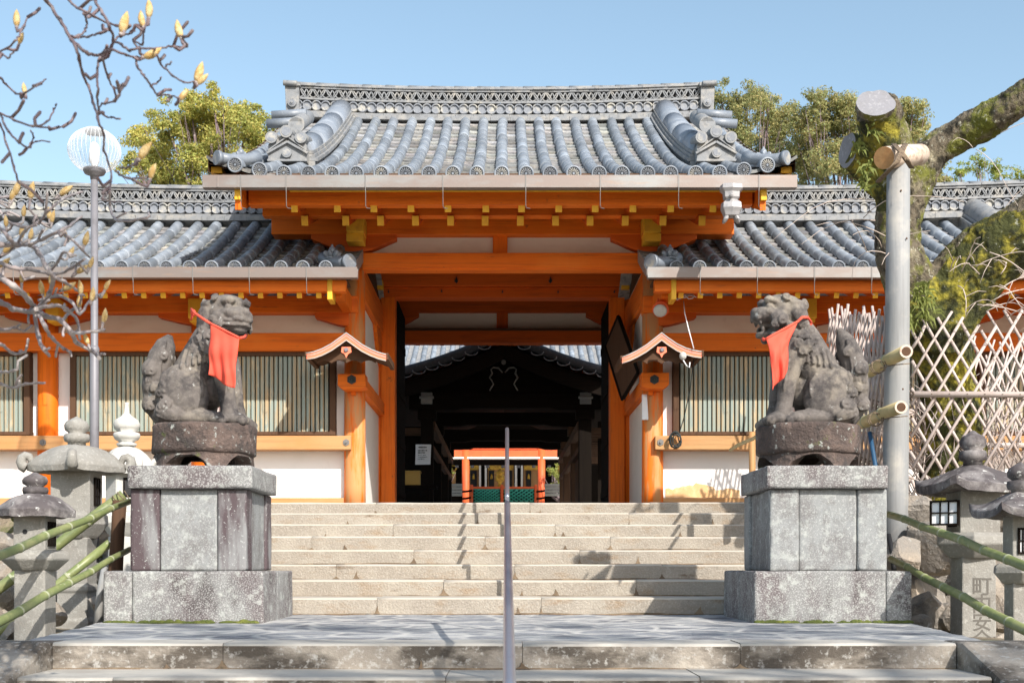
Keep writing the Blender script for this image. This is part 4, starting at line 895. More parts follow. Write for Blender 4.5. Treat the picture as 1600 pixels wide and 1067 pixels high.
for k in range(7):
    c0 = (1056 + r.uniform(-2, 2), 688 + r.uniform(-2, 2)); rx, ry = r.uniform(5, 11), r.uniform(7, 14)
    mb.tube([P(c0[0] + rx * math.cos(a + k) + r.uniform(-1, 1), c0[1] + ry * math.sin(a + k), 16.10 - .006 * k) for a in [q * .5 for q in range(14)]], .008, 5)
mb.tube([P(1060, 680, 16.1), P(1068, 655, 16.1), P(1078, 610, 15.9), P(1084, 560, 15.6)], .007, 5)
solo('cable_coil', mb, 'iron', 'coil of thin dark cable hung on the wooden beam right of the gate', 'cable', P(1056, 690, 16.1))
mb = MB(); mb.grid(lambda u, v: P(1003 + 8 * u + 2 * v * (u > .5), 616 + 40 * v, 16.235) + Vector((0, .006 * math.sin(4 * v + 2 * u), 0)), 4, 12); o = solo('paper_strip', mb, 'paper', 'narrow white paper strip pasted on the right front pillar', 'paper', P(1007, 640, 16.23)); so = o.modifiers.new('solid', 'SOLIDIFY'); so.thickness = .003
t = thing('wooden_board', 'diamond hung dark brown board tilted beside the right gate pillar', 'board', P(970, 560, 17.5))
mb = MB(); D = 17.0
def bp(px, py, d): return P(px, py, d)
q = [bp(966, 494, 18.3), bp(997, 582, 16.6), bp(972, 624, 17.6), bp(946, 541, 19.0)]
nrm = (q[1] - q[0]).cross(q[3] - q[0]).normalized() * .04; mb.hexa(q + [p + nrm for p in q]); part('panel', mb, 'brown_z', t, .004)
for a, b in ((0, 1), (1, 2), (2, 3), (3, 0)):
    mb = MB(); mb.tube([q[a], q[b]], .022, 6); part('frame_strip', mb, 'darkwood_z', t)
# ---------------------------------------------------------------- guardian statues on stone pedestals
def voxel(mb, vs, smooth=2, fac=.5):
    me = mb.mesh('tmp', []); o = bpy.data.objects.new('tmp', me); COL.objects.link(o)
    m = o.modifiers.new('r', 'REMESH'); m.mode = 'VOXEL'; m.voxel_size = vs; m.use_smooth_shade = True
    if smooth:
        k = o.modifiers.new('s', 'SMOOTH'); k.iterations = smooth; k.factor = fac
    dg = bpy.context.evaluated_depsgraph_get(); dg.update(); ev = o.evaluated_get(dg); out = bpy.data.meshes.new_from_object(ev)
    bpy.data.objects.remove(o); bpy.data.meshes.remove(me); return out
def mesh_part(name, me, mat, parent, loc=(0, 0, 0)):
    me.materials.clear(); me.materials.append(MATS[mat]); me.name = name
    for p in me.polygons: p.use_smooth = True; p.material_index = 0
    o = bpy.data.objects.new(name, me); COL.objects.link(o); o.parent = parent; o.location = loc; return o
def pedestal(s):
    lb = 'tall grey granite block pedestal with dark streaks, left of the stairs' if s < 0 else 'tall pale granite block pedestal with clean panels, right of the stairs'
    if s < 0: base, body, cap, xi = (161, 411), (203.5, 385), (199, 393.5), 'granite'
    else: base, body, cap = (1179, 1425), (1203, 1386), (1198, 1388)
    t = thing('stone_pedestal', lb, 'pedestal', (PX((base[0] + base[1]) / 2, 9.30), 9.9, 0), 'guardian statue pedestals')
    x0, x1 = PX(base[0], 9.30), PX(base[1], 9.30); sp = PX(206 if s < 0 else 1385, 9.30); zb = PZ(892, 9.30)
    for k, (a, b, dy) in enumerate(((x0, sp - .002, .006 if s < 0 else 0), (sp + .002, x1, 0 if s < 0 else .006))):
        mb = MB(); mb.rbox(a, b, 9.30 + dy, 9.9, -.05, zb); part('base_block', mb, 'granite', t, fix=False)
        mb = MB(); mb.rbox(a, b, 9.904, 10.60, -.05, zb - .003); part('base_block', mb, 'granite', t, fix=False)
    b0, b1 = PX(body[0], 9.42), PX(body[1], 9.42); z1 = PZ(763.5, 9.42); m = 'granite_stained' if s < 0 else 'granite_clean'
    pw = (b1 - b0) * .25; yb = 10.44
    for (a, b, c, d) in ((b0, b0 + pw, 9.42, 9.42 + pw), (b1 - pw, b1, 9.42, 9.42 + pw), (b0, b0 + pw, yb - pw, yb), (b1 - pw, b1, yb - pw, yb)):
        mb = MB(); mb.rbox(a, b, c, d, zb + .001, z1 - .001); part('corner_post', mb, m, t, fix=False)
    mb = MB(); mb.rbox(b0 + pw + .003, b1 - pw - .003, 9.435, yb - .015, zb + .001, z1 - .001); part('panel', mb, 'granite_clean', t, fix=False)
    mb = MB(); mb.rbox(b0 + .02, b1 - .02, 9.42 + pw + .003, yb - pw - .003, zb + .001, z1 - .002); part('panel', mb, 'granite_clean', t, fix=False)
    c0, c1 = PX(cap[0], 9.37), PX(cap[1], 9.37); zt = PZ(727, 9.37)
    mb = MB(); mb.rbox(c0, c1, 9.37, 10.40, z1, zt); part('cap_stone', mb, 'granite' , t, fix=False)
    # moss at the foot
    q = MB(); rr = random.Random(5 + s)
    for k in range(70):
        px = rr.uniform(base[0] + 5, base[1] - 5); q.ell((PX(px, 9.29), 9.29, rr.uniform(-.005, .006)), (rr.uniform(.015, .05), .014, rr.uniform(.006, .022)), None, 8, 5)
    part('moss', q, 'moss', t, fix=False)
    return (c0 + c1) / 2, zt
def spiral(c, r, nrm, th, turns=1.6, hand=1):
    n = nrm.normalized(); a = n.orthogonal().normalized(); b = n.cross(a); K = 16
    return [c + (a * math.cos(hand * 2 * math.pi * turns * k / K) + b * math.sin(hand * 2 * math.pi * turns * k / K)) * r * (1 - .85 * k / K) + n * (.012 * k / K) for k in range(K + 1)]
def guardian(s, cx, zt):
    lb = 'weathered stone guardian lion dog with closed mouth on the left pedestal, head turned' if s < 0 else 'weathered stone guardian lion dog with open mouth on the right pedestal, in profile'
    CY = 9.90; dx = PX(317.5 if s < 0 else 1264.5, 9.85)
    t = thing('guardian_statue', lb, 'statue', (dx, CY, zt), 'stone guardian statues')
    f = -s                                                             # facing direction in x
    # plinth: drum on cut-out feet
    z0 = zt; zm = PZ(702, 9.45); z1 = PZ(657, 9.47); R = .407
    mb = MB(); mb.lathe((dx, CY, 0), [(R * .93, zm - .012), (R * .99, zm), (R, zm + .03), (R * .985, z1 - .05), (R * .995, z1 - .02), (R * .96, z1)], 48)
    N = 120
    for i in range(N):
        q = []
        for th in (2 * math.pi * i / N, 2 * math.pi * (i + 1) / N):
            a = abs(((th + .47) / (2 * math.pi) * 5) % 1 - .5) * 2; ar = max(0, min(1, (a - .30) / .45)); ar = ar ** .5 if ar < 1 else 1; zb = z0 + (zm - z0 - .03) * (0 if a < .30 else ar)
            co, si = math.cos(th), math.sin(th); q.append([(dx + co * r_, CY + si * r_, z) for r_, z in ((R * .955, zb), (R * .90, zb), (R * .93, zm - .01), (R * .60, zb), (R * .60, zm - .01))])
        a, b = q
        mb.poly([a[0], b[0], b[2], a[2]]); mb.poly([a[0], a[3], b[3], b[0]]); mb.poly([a[3], a[4], b[4], b[3]])
    mb.jitter(.012, 9., 3. + s); part('plinth', mb, 'plinth_stone', t, fix=True)
    # body
    B = MB(); up = Vector
    B.tube([(-.19, 0, .20), (-.11, 0, .36), (.0, 0, .53), (.075, 0, .68), (.14, 0, .80), (.18, 0, .86)], [.155, .178, .182, .17, .145, .115], 24)
    B.ell((.15, 0, .58), (.105, .132, .18)); B.ell((-.2, 0, .16), (.18, .2, .16)); B.ell((.03, 0, .30), (.15, .13, .16))
    for y in (-1, 1):
        B.ell((-.12, y * .155, .25), (.19, .095, .235), Matrix.Rotation(rad(-18), 3, 'Y')); B.ell((-.20, y * .15, .10), (.16, .10, .10)); B.ell((.0, y * .175, .065), (.2, .075, .065)); B.ell((.13, y * .18, .055), (.08, .08, .055))
        for k in range(3): B.ell((.19, y * .18 + (k - 1) * .048, .04), (.035, .026, .035), None, 10, 8)
        B.tube([(.10, y * .13, .64), (.165, y * .145, .48), (.195, y * .15, .32), (.215, y * .15, .18), (.235, y * .15, .06)], [.11, .092, .07, .062, .075], 16); B.ell((.26, y * .15, .055), (.10, .085, .058))
        for k in range(4): B.ell((.335, y * .15 + (k - 1.5) * .042, .042), (.04, .025, .038), None, 10, 8)
        B.ell((.09, y * .12, .60), (.10, .085, .14), Matrix.Rotation(rad(15), 3, 'Y'))
    if s < 0:
        tail = [(-.30, 0, .06), (-.375, 0, .18), (-.385, 0, .32), (-.37, 0, .45), (-.335, 0, .57), (-.30, 0, .66), (-.27, 0, .73)]; tr = [.09, .10, .105, .108, .10, .075, .02]
    else:
        tail = [(-.30, 0, .06), (-.385, 0, .18), (-.39, 0, .32), (-.36, 0, .46), (-.325, 0, .60), (-.28, 0, .70), (-.245, 0, .78)]; tr = [.08, .085, .09, .10, .092, .068, .02]
    B.tube(tail, tr, 18)
    for k, (p, r_) in enumerate(zip(tail[1:4], tr[1:4])):
        for y in (-1, 1): B.ell((p[0] - .03 + .02 * (k % 2), y * r_ * .55, p[2]), (r_ * .75, r_ * .6, r_ * .8), None, 12, 8)
    # head
    yaw = rad(-38 if s < 0 else -8); pitch = rad(4 if s < 0 else -2); H0 = Vector((.165 if s < 0 else .20, -.01, .885)); HR = Matrix.Rotation(yaw, 3, 'Z') @ Matrix.Rotation(pitch, 3, 'Y')
    def hp(x, y, z): return H0 + HR @ Vector((x, y, z))
    def he(c, r_, rot=None): B.ell(hp(*c), r_, HR if rot is None else HR @ rot, 16, 12)
    he((-.02, 0, .01), (.165, .155, .145)); he((.03, 0, .07), (.13, .135, .085)); he((.15, 0, -.015), (.105, .12, .07)); he((.215, 0, .005), (.045, .06, .038)); he((.20, 0, -.04), (.055, .095, .032))
    for y in (-1, 1):
        he((.215, y * .035, .0), (.03, .028, .026)); he((.11, y * .075, .085), (.075, .055, .030), Matrix.Rotation(rad(-12), 3, 'Y')); he((.135, y * .085, .042), (.032, .028, .027)); he((.12, y * .09, -.005), (.07, .05, .035)); he((.07, y * .125, -.05), (.075, .045, .06))
        he((-.075, y * .150, -.015 if s < 0 else .0), (.062, .034, .105), Matrix.Rotation(rad(12 if s < 0 else 28), 3, 'Y') @ Matrix.Rotation(rad(y * 12), 3, 'X'))
        he((-.06, y * .13, .065), (.06, .04, .035))
    if s < 0:
        he((.13, 0, -.095), (.10, .105, .055)); he((.17, 0, -.125), (.05, .07, .03))
        for y in (-1, 0, 1): he((.235, y * .04, -.052), (.02, .026, .02))
    else:
        he((.09, 0, -.155), (.125, .085, .030), Matrix.Rotation(rad(14), 3, 'Y')); he((.15, 0, -.165), (.06, .075, .028)); he((.02, 0, -.12), (.09, .09, .07))
        for y in (-.055, .055): he((.195, y, -.07), (.014, .014, .03)); he((.175, y, -.13), (.014, .014, .022))
        he((.08, 0, -.10), (.10, .05, .014))
    for k in range(5):
        for y in (-1, 1): he((.10 - .055 * k, y * (.105 + .008 * k), -.145 + .012 * k - (.04 if s > 0 and k < 2 else 0)), (.034, .03, .034))
    bm = bmesh.new(); me = B.mesh('t', []); bm.from_mesh(me); tree = BVHTree.FromBMesh(bm); bm.free(); bpy.data.meshes.remove(me)
    def hit(x, z, y): 
        loc, n, i, d = tree.ray_cast(Vector((x, y * 2, z)), Vector((0, -y, 0))); return (loc, n) if loc else (None, None)
    def curl(x, z, r_, y, hand=1):
        l, n = hit(x, z, y)
        if l: 
            n = (n + Vector((0, y, 0)) * .6).normalized(); B.ell(l - n * .01, (r_ * .95,) * 3, None, 10, 8) if r_ > .04 and False else None
            sp_ = spiral(l + n * .010, r_, n, 0, 1.7, hand * y); B.tube(sp_, [r_ * .36] * 17, 7)
    def strand(pts, r_, y):
        path = []
        for i in range(len(pts) - 1):
            for k in range(6):
                q = k / 6; x = pts[i][0] * (1 - q) + pts[i + 1][0] * q; z = pts[i][1] * (1 - q) + pts[i + 1][1] * q; l, n = hit(x, z, y)
                if l: path.append(l + Vector((0, y * r_ * .55, 0)))
        if len(path) > 3: B.tube(path, [r_ * (1 if 0 < i < len(path) - 1 else .4) for i in range(len(path))], 6)
    for y in (-1, 1):
        for (x, z, r_) in ((.02, .735, .042), (.085, .69, .046), (-.01, .655, .042), (.055, .615, .045), (.125, .625, .040), (.0, .575, .036), (.06, .785, .036), (-.045, .60, .034), (.10, .56, .034), (.135, .71, .036)): curl(x, z, r_, y, 1 if (x * 37) % 2 > 1 else -1)
        for (x, z, r_) in ((-.24, .15, .05), (-.29, .25, .04)): curl(x, z, r_, y)
        for k in range(5):                                             # mane and flank locks
            x0 = -.08 + .045 * k; strand([(x0 - .03, .60 - .0 * k), (x0 - .055, .50), (x0 - .05, .42 + .015 * k)], .015, y)
        for k in range(6): strand([(-.25 - .012 * k, .46 - .055 * k), (-.29 - .004 * k, .36 - .05 * k), (-.25 + .012 * k, .27 - .04 * k)], .015, y)
        for k in range(5): strand([(-.32, .22 - .035 * k), (-.24, .13 - .02 * k), (-.14, .06 - .006 * k)], .014, y)
        for k in range(5):                                             # flame locks of the tail
            strand([(-.43 + .025 * k, .34), (-.40 + .02 * k, .48), (-.345 + .012 * k, .60), (-.29 + .002 * k, .70)], .014, y)
        for i, (p, r_) in enumerate(zip(tail[1:5], tr[1:5])): curl(p[0] - .015 + .05 * (i % 2), p[2] - .02, .042, y)
        strand([(.20, .50), (.225, .36), (.24, .24)], .010, y); strand([(-.02, .40), (.03, .32), (.03, .2)], .015, y)
    def hcurl(x, y, z, r_, n, hand=1): 
        n = HR @ Vector(n).normalized(); B.tube(spiral(hp(x, y, z), r_, n, 0, 1.6, hand), [r_ * .36] * 17, 7)
    for y in (-1, 1):
        hcurl(.150, y * .085, .092, .034, (.7, y * .6, .35), y); hcurl(.06, y * .172, -.075, .042, (0, y, -.1), y); hcurl(-.01, y * .165, -.115, .038, (-.1, y, -.2), -y); hcurl(.115, y * .150, -.105, .032, (.3, y, -.2), y)
        hcurl(.218, y * .072, -.045, .022, (.8, y * .6, 0), y); hcurl(-.13, y * .11, .07, .045, (-.6, y * .8, .2), y); hcurl(-.155, y * .07, -.03, .045, (-.8, y * .6, 0), -y); hcurl(-.10, y * .165, -.10, .04, (-.3, y, -.1), y); hcurl(.02, y * .13, .115, .034, (0, y * .8, .6), -y)
    if s < 0:
        for zz_, rr_ in ((-.060, .013), (-.092, .013)): B.tube([hp(.10, -.135, zz_), hp(.18, -.10, zz_ - .004), hp(.225, -.05, zz_), hp(.24, 0, zz_ + .004), hp(.225, .05, zz_), hp(.18, .10, zz_ - .004), hp(.10, .135, zz_)], rr_, 8)
    me = voxel(B, .0068, 1, .32)
    sc = 1.013
    for v in me.vertices:
        p = v.co * 1.0; nv = mnoise.noise_vector(p * 16 + Vector((s * 5, 0, 0))) * .0022; p = (p + nv) * sc; v.co = Vector((p.x * f, p.y, p.z + z1 - zt - .012))
    if f < 0: me.flip_normals()
    mesh_part('body', me, 'statue_stone', t)
    # bib
    if s < 0:
        A, Bq, C, E = P(329.5, 506, 9.50), P(374, 528, 9.42), P(327.5, 587, 9.47), P(367, 608, 9.40); cordA = [P(299, 483, 9.76), P(304, 489, 9.64), P(317, 498, 9.53), A]; cordB = [Bq, P(381, 527, 9.50), P(384, 524, 9.66)]
        knot = P(302, 489, 9.77)
    else:
        A, Bq, C, E = P(1196, 530, 9.53), P(1247, 502, 9.62), P(1204, 611, 9.52), P(1236, 582, 9.58); cordA = [P(1192, 529, 9.65), P(1193, 531, 9.57), A]; cordB = [Bq, P(1253, 496, 9.65), P(1262, 496, 9.71), P(1268, 505, 9.79)]
        knot = P(1265, 505, 9.79)
    b = thing('bib', ('bright red cloth bib tied round the neck of the left statue', 'bright red cloth bib tied round the neck of the right statue')[s > 0], 'bib', (A + Bq) / 2, 'red bibs on the statues')
    mb = MB()
    def bibp(u, v):
        p = (A * (1 - u) + Bq * u) * (1 - v) + (C * (1 - u) + E * u) * v
        if s > 0: p.x += -.075 * u * math.sin(math.pi * min(1, v * 1.6) * .5) * (1 - .55 * v); p.x += .022 * math.sin(v * 3.1) * (1 - u)
        fold = .022 * math.sin(u * 8 + v * 2.0) * (v ** .7) + .014 * math.sin(u * 17 - v * 4) * v + .006 * math.sin(v * 14 + u * 5) + .03 * math.sin(math.pi * u) * math.sin(math.pi * v)
        return p + Vector((.004 * math.sin(v * 9), -fold - .012, .010 * math.sin(u * 7) * v))
    mb.grid(bibp, 26, 30); o = part('cloth', mb, 'cloth', b, fix=False); q = o.modifiers.new('solid', 'SOLIDIFY'); q.thickness = .004
    mb = MB(); mb.tube(cordA, .011, 8); mb.tube(cordB, .011, 8); mb.tube([bibp(u / 10, 0) + Vector((0, -.004, 0)) for u in range(11)], .009, 8); mb.ell(knot, (.022, .022, .028)); mb.tube([knot, knot + Vector((.02 * s, 0, -.06))], [.014, .006], 8); part('cord', mb, 'cloth', b)
for s in (-1, 1):
    cx, zt = pedestal(s); guardian(s, cx, zt)

# ---------------------------------------------------------------- stone lanterns
def ngon(th, n, rot): 
    a = (th - rot) % (2 * math.pi / n) - math.pi / n; return math.cos(math.pi / n) / math.cos(a)
def kasa(mb, c, R, ze, zt, n, rot, thick, lift, pw=1.7, b=1., r0=.16, m=0):
    K, Q = 60, 10; base = len(mb.v)
    for j in range(Q + 1):
        rho = r0 + (1 - r0) * j / Q
        for k in range(K):
            th = 2 * math.pi * k / K; g = ngon(th, n, rot); cr = max(0, (g - math.cos(math.pi / n)) / (1 - math.cos(math.pi / n))) if n < 20 else 0
            rr = R * rho * ((1 - b) + b * g) / 1.; z = ze + (zt - ze) * (1 - rho ** pw) + lift * cr ** 2 * rho ** 5; mb.v.append(Vector((c.x + rr * math.cos(th), c.y + rr * math.sin(th), z)))
    for rho, dz in ((.985, -thick), (.55, -thick * .8)):
        for k in range(K):
            th = 2 * math.pi * k / K; g = ngon(th, n, rot); cr = max(0, (g - math.cos(math.pi / n)) / (1 - math.cos(math.pi / n))) if n < 20 else 0
            rr = R * rho * ((1 - b) + b * g); mb.v.append(Vector((c.x + rr * math.cos(th), c.y + rr * math.sin(th), ze + dz + lift * cr ** 2 * rho ** 4)))
    for j in range(Q + 2):
        for k in range(K):
            k2 = (k + 1) % K; mb.face((base + j * K + k, base + j * K + k2, base + (j + 1) * K + k2, base + (j + 1) * K + k), m, j < Q)
    mb.face([base + k for k in range(K)], m); mb.face([base + (Q + 2) * K + k for k in range(K)], m)
def lantern(label, cx, D, roofw, fin, roof, chamb, plat, shaft, n=6, rot=0., sn=4, srot=rad(45), roofmat='lantern_dark', stone='lantern_stone', b=1., lift=.03, finr=.095, curl=False, base=None, lobes=0, spike=False, roofpw=1.7, platmat=None):
    """heights are photo rows at the lantern's distance; widths are photo pixels"""
    c = P(cx, 1000, D); u = D / F; gz = ground_z(c.x, D) - .1; t = thing('stone_lantern', label, 'stone lantern', (c.x, D, gz), 'stone lanterns beside the stairs'); z = lambda py: PZ(py, D)
    ft, fb = fin; h = z(ft) - z(fb); q = MB(); r_ = finr
    if spike: prof = [(r_ * .7, 0), (r_ * .78, .05 * h), (r_ * .55, .10 * h), (r_ * .9, .16 * h), (r_ * 1.02, .24 * h), (r_ * .95, .30 * h), (r_ * .6, .33 * h), (r_ * .93, .40 * h), (r_ * 1.0, .50 * h), (r_ * .85, .60 * h), (r_ * .45, .68 * h), (r_ * .22, .76 * h), (r_ * .15, .95 * h), (r_ * .17, h)]
    else: prof = [(r_ * .72, 0), (r_ * .70, .12 * h), (r_ * .98, .16 * h), (r_ * 1.04, .28 * h), (r_ * .98, .40 * h), (r_ * .62, .44 * h), (r_ * .95, .54 * h), (r_ * 1.0, .68 * h), (r_ * .84, .82 * h), (r_ * .42, .92 * h), (r_ * .10, h)]
    q.lathe((c.x, D, z(fb)), prof, 24, lobes=lobes, la=.10); q.jitter(.004, 20, 1); part('finial', q, roofmat if stone != 'lantern_pale' else stone, t)
    q = MB(); rt, rb, th = roof; kasa(q, c, roofw / 2 * u, z(rb) + th, z(rt), n, rot, th, lift, roofpw, b); q.jitter(.012, 6, cx); q.jitter(.005, 22, cx)
    if curl:
        for k in range(n):
            a = rot + 2 * math.pi * k / n; e = Vector((math.cos(a), math.sin(a), 0)); p0 = Vector((c.x, D, z(rb) + th * .6 + lift * .5)) + e * (roofw / 2 * u * .93)
            q.tube([p0 + e * (.08 * math.sin(2.6 * j / 7 * 2) * .55 + .02) + Vector((0, 0, .055 - .055 * math.cos(2.6 * j / 7 * 2))) for j in range(8)], [.05, .048, .045, .042, .038, .034, .03, .02], 10)
    rp = part('roof', q, roofmat, t)
    w, ct, cb = chamb; q = MB(); q.lathe((c.x, D, z(cb)), [(w / 2 * u, 0), (w / 2 * u, z(ct) - z(cb) + .06)], sn, 0, srot, False); ch = part('fire_box', q, stone, t, .008)
    w, pt, pb, nn, pr = plat; hp_ = z(pt) - z(pb); q = MB(); R_ = w / 2 * u; q.lathe((c.x, D, z(pb)), [(R_ * .62, 0), (R_ * .72, hp_ * .12), (R_ * .97, hp_ * .5), (R_, hp_ * .55), (R_ * .98, hp_ * .86), (R_ * .80, hp_)], nn, 0, pr, False); part('platform', q, platmat or stone, t, .010)
    w, s1, s0 = shaft; R_ = w / 2 * u; q = MB()
    if base == 'banded':
        H = z(s1) - gz; q.lathe((c.x, D, gz), [(R_ * 1.15, 0), (R_ * 1.15, .16), (R_ * 1.02, .20), (R_, .24), (R_, H * .46), (R_ * 1.12, H * .48), (R_ * 1.12, H * .52), (R_ * 1.02, H * .55), (R_, H * .9), (R_ * 1.08, H)], sn, 0, srot, False)
    else: q.lathe((c.x, D, gz), [(R_ * 1.02, 0), (R_, z(s1) - gz)], sn, 0, srot, False)
    part('shaft', q, stone, t, .010)
    return t, c, ch
# A: small front left lantern
t, c, ch = lantern('small front left stone lantern with a dark rounded cap and round hole', 55, 9.0, 122, (738, 777), (770, 808, .05), (70, 805, 860), (104, 859, 891, 6, .3), (68, 890, 1005), n=6, rot=.2, sn=4, srot=rad(45), b=.7, lift=.0, finr=.088, roofpw=2.2)
def face_pt(c, D, rr, ang, off, z): return Vector((c.x + rr * math.cos(ang) - off * math.sin(ang), D + rr * math.sin(ang) + off * math.cos(ang), z))
def window(ch, c, D, apo, ang, w, z0, z1, m1, nx=2, ny=2, proud=.012, fmat='darkwood_z', off=0.):
    q = MB(); e = Vector((math.cos(ang), math.sin(ang), 0)); g = Vector((-math.sin(ang), math.cos(ang), 0)); o = Vector((c.x, D, 0)) + e * apo + g * off
    def quad(a, b, zz0, zz1, d0, d1, m): q.hexa([o + g * a + e * d1 + Vector((0, 0, zz0)), o + g * b + e * d1 + Vector((0, 0, zz0)), o + g * b + e * d0 + Vector((0, 0, zz0)), o + g * a + e * d0 + Vector((0, 0, zz0)), o + g * a + e * d1 + Vector((0, 0, zz1)), o + g * b + e * d1 + Vector((0, 0, zz1)), o + g * b + e * d0 + Vector((0, 0, zz1)), o + g * a + e * d0 + Vector((0, 0, zz1))], m)
    h = w / 2; fw = .014; quad(-h, h, z0, z1, -.02, .003, 1)
    quad(-h - fw, -h, z0 - fw, z1 + fw, -.02, proud, 0); quad(h, h + fw, z0 - fw, z1 + fw, -.02, proud, 0); quad(-h, h, z0 - fw, z0, -.02, proud, 0); quad(-h, h, z1, z1 + fw, -.02, proud, 0)
    for k in range(1, nx): quad(-h + w * k / nx - .005, -h + w * k / nx + .005, z0, z1, .003, proud * .9, 0)
    for k in range(1, ny): zz = z0 + (z1 - z0) * k / ny; quad(-h, h, zz - .005, zz + .005, .003, proud * .8, 0)
    return part('window', q, [fmat, m1], ch)
apo = 70 / 2 * 9 / F * math.cos(rad(45))
window(ch, c, 9.0, apo, 0., .11, PZ(850, 9.0), PZ(818, 9.0), 'black', 3, 2)
q = MB(); e = face_pt(c, 9.0, apo, rad(-90), -.03, PZ(831, 9.0)); d = Vector((0, -1, 0)); q.tube([e - d * .01, e + d * .002], .018, 14); part('round_hole', q, 'black', ch)
# B: taller one with curled roof corners, C: pale one with a spire
t, c, ch = lantern('tall left stone lantern with curled roof corners under a ribbed knob', 120, 11.2, 152, (651, 697), (695, 739, .05), (86, 736, 805), (100, 800, 842, 6, 0.), (66, 840, 985), n=4, rot=rad(14), sn=4, srot=rad(45), roofmat='lantern_stone', b=.75, lift=.02, finr=.108, curl=True, base='banded', roofpw=2.6, lobes=12)
window(ch, c, 11.2, 88 / 2 * 11.2 / F * math.cos(rad(45)), 0., .12, PZ(788, 11.2), PZ(749, 11.2), 'black', 2, 3)
t, c, ch = lantern('pale slender stone lantern with a pointed spire finial behind the tall one', 198, 12.6, 92, (629, 697), (696, 742, .04), (64, 738, 800), (84, 800, 838, 6, 0.), (56, 838, 985), n=6, rot=.1, sn=6, srot=.3, roofmat='lantern_pale', stone='lantern_pale', b=.6, lift=.02, finr=.132, curl=True, spike=True, lobes=14, roofpw=2.4)
window(ch, c, 12.6, 64 / 2 * 12.6 / F * math.cos(rad(30)), rad(-70), .06, PZ(775, 12.6), PZ(750, 12.6), 'black', 1, 1)
# D, E: right side
t, c, ch = lantern('right stone lantern with broad upswept roof and white paper window', 1520, 9.6, 186, (673, 727), (722, 772, .06), (88, 770, 836), (122, 832, 872, 6, .2), (74, 870, 1000), n=4, rot=rad(52), sn=4, srot=rad(45), b=.62, lift=.09, finr=.098, lobes=12, roofpw=1.15)
LD = 9.6; apoD = 88 / 2 * LD / F * math.cos(rad(45)); wc = P(1476, 800, LD - .16); window(ch, wc, wc.y, 0., rad(-122), .185, PZ(818, LD - .1), PZ(785, LD - .1), 'paper', 3, 2, .02); window(ch, c, LD, apoD, rad(180), .15, PZ(820, LD), PZ(784, LD), 'black', 1, 1, .01)
def cjk(txt, size, mat, parent, pos, ang, name='inscription'):
    cu = bpy.data.curves.new('txt', 'FONT'); cu.body = txt; cu.size = size; cu.extrude = .002; cu.offset = .0012; cu.align_x = 'CENTER'; cu.space_line = .95
    o = bpy.data.objects.new('txt', cu); COL.objects.link(o); dg = bpy.context.evaluated_depsgraph_get(); dg.update(); me = bpy.data.meshes.new_from_object(o.evaluated_get(dg)); bpy.data.objects.remove(o)
    R = Matrix.Rotation(ang + rad(90), 4, 'Z') @ Matrix.Rotation(rad(90), 4, 'X'); rl = root_of(parent).location; me.transform(Matrix.Translation(Vector(pos) - rl) @ R); me.materials.clear(); me.materials.append(MATS[mat]); me.name = name
    o = bpy.data.objects.new(name, me); COL.objects.link(o); o.parent = parent; return o
shaft = [o for o in t.children if o.name.startswith('shaft')][0]; apS = 74 / 2 * LD / F * math.cos(rad(45)) + .002
for k, chh in enumerate('町内安全'): cjk(chh, .155, 'inscription', shaft, face_pt(c, LD, apS, rad(-90), .02, PZ(926 + 27.5 * k, LD)), rad(-90))
t, c, ch = lantern('rightmost dark capped stone lantern cut off by the photo edge', 1594, 8.6, 160, (722, 772), (764, 810, .05), (56, 806, 882), (88, 880, 912, 6, .2), (52, 910, 1005), n=4, rot=rad(48), sn=4, srot=rad(45), b=.7, lift=.06, finr=.085, roofpw=1.15)
window(ch, c, 8.6, 56 / 2 * 8.6 / F * math.cos(rad(45)), rad(-90), .08, PZ(862, 8.6), PZ(828, 8.6), 'paper', 4, 2, .014, off=-.0)

# ---------------------------------------------------------------- centre handrail
t = thing('handrail', 'steel centre handrail climbing the stairs, silver purple tube', 'handrail', (.03, 11, 0))
mb = MB(); rr = .0205
mb.tube([(.014, 3.35, -.14), (.014, 3.45, -.025), (.016, 3.9, .066), (.02, 8.25, .815), (.02, 8.35, .84)], rr, 16); part('rail', mb, 'steel', t)
mb = MB(); mb.tube([(.025, 11.12, 1.02), (.025, 11.17, 1.05), (.03, 13.62, 1.885), (.03, 13.76, 1.92), (.03, 13.86, 1.89), (.03, 13.88, 1.80)], rr, 16); part('rail', mb, 'steel', t)
for y, zt, zb in ((4.1, .10, -.86), (6.2, .46, -.30), (8.3, .83, -.02), (11.2, 1.05, .13), (13.4, 1.80, .70), (13.88, 1.80, .84)):
    mb = MB(); x = .014 + .016 * (y - 3.4) / 10; mb.tube([(x, y, zb), (x, y, zt)], .019, 12); part('post', mb, 'steel', t)
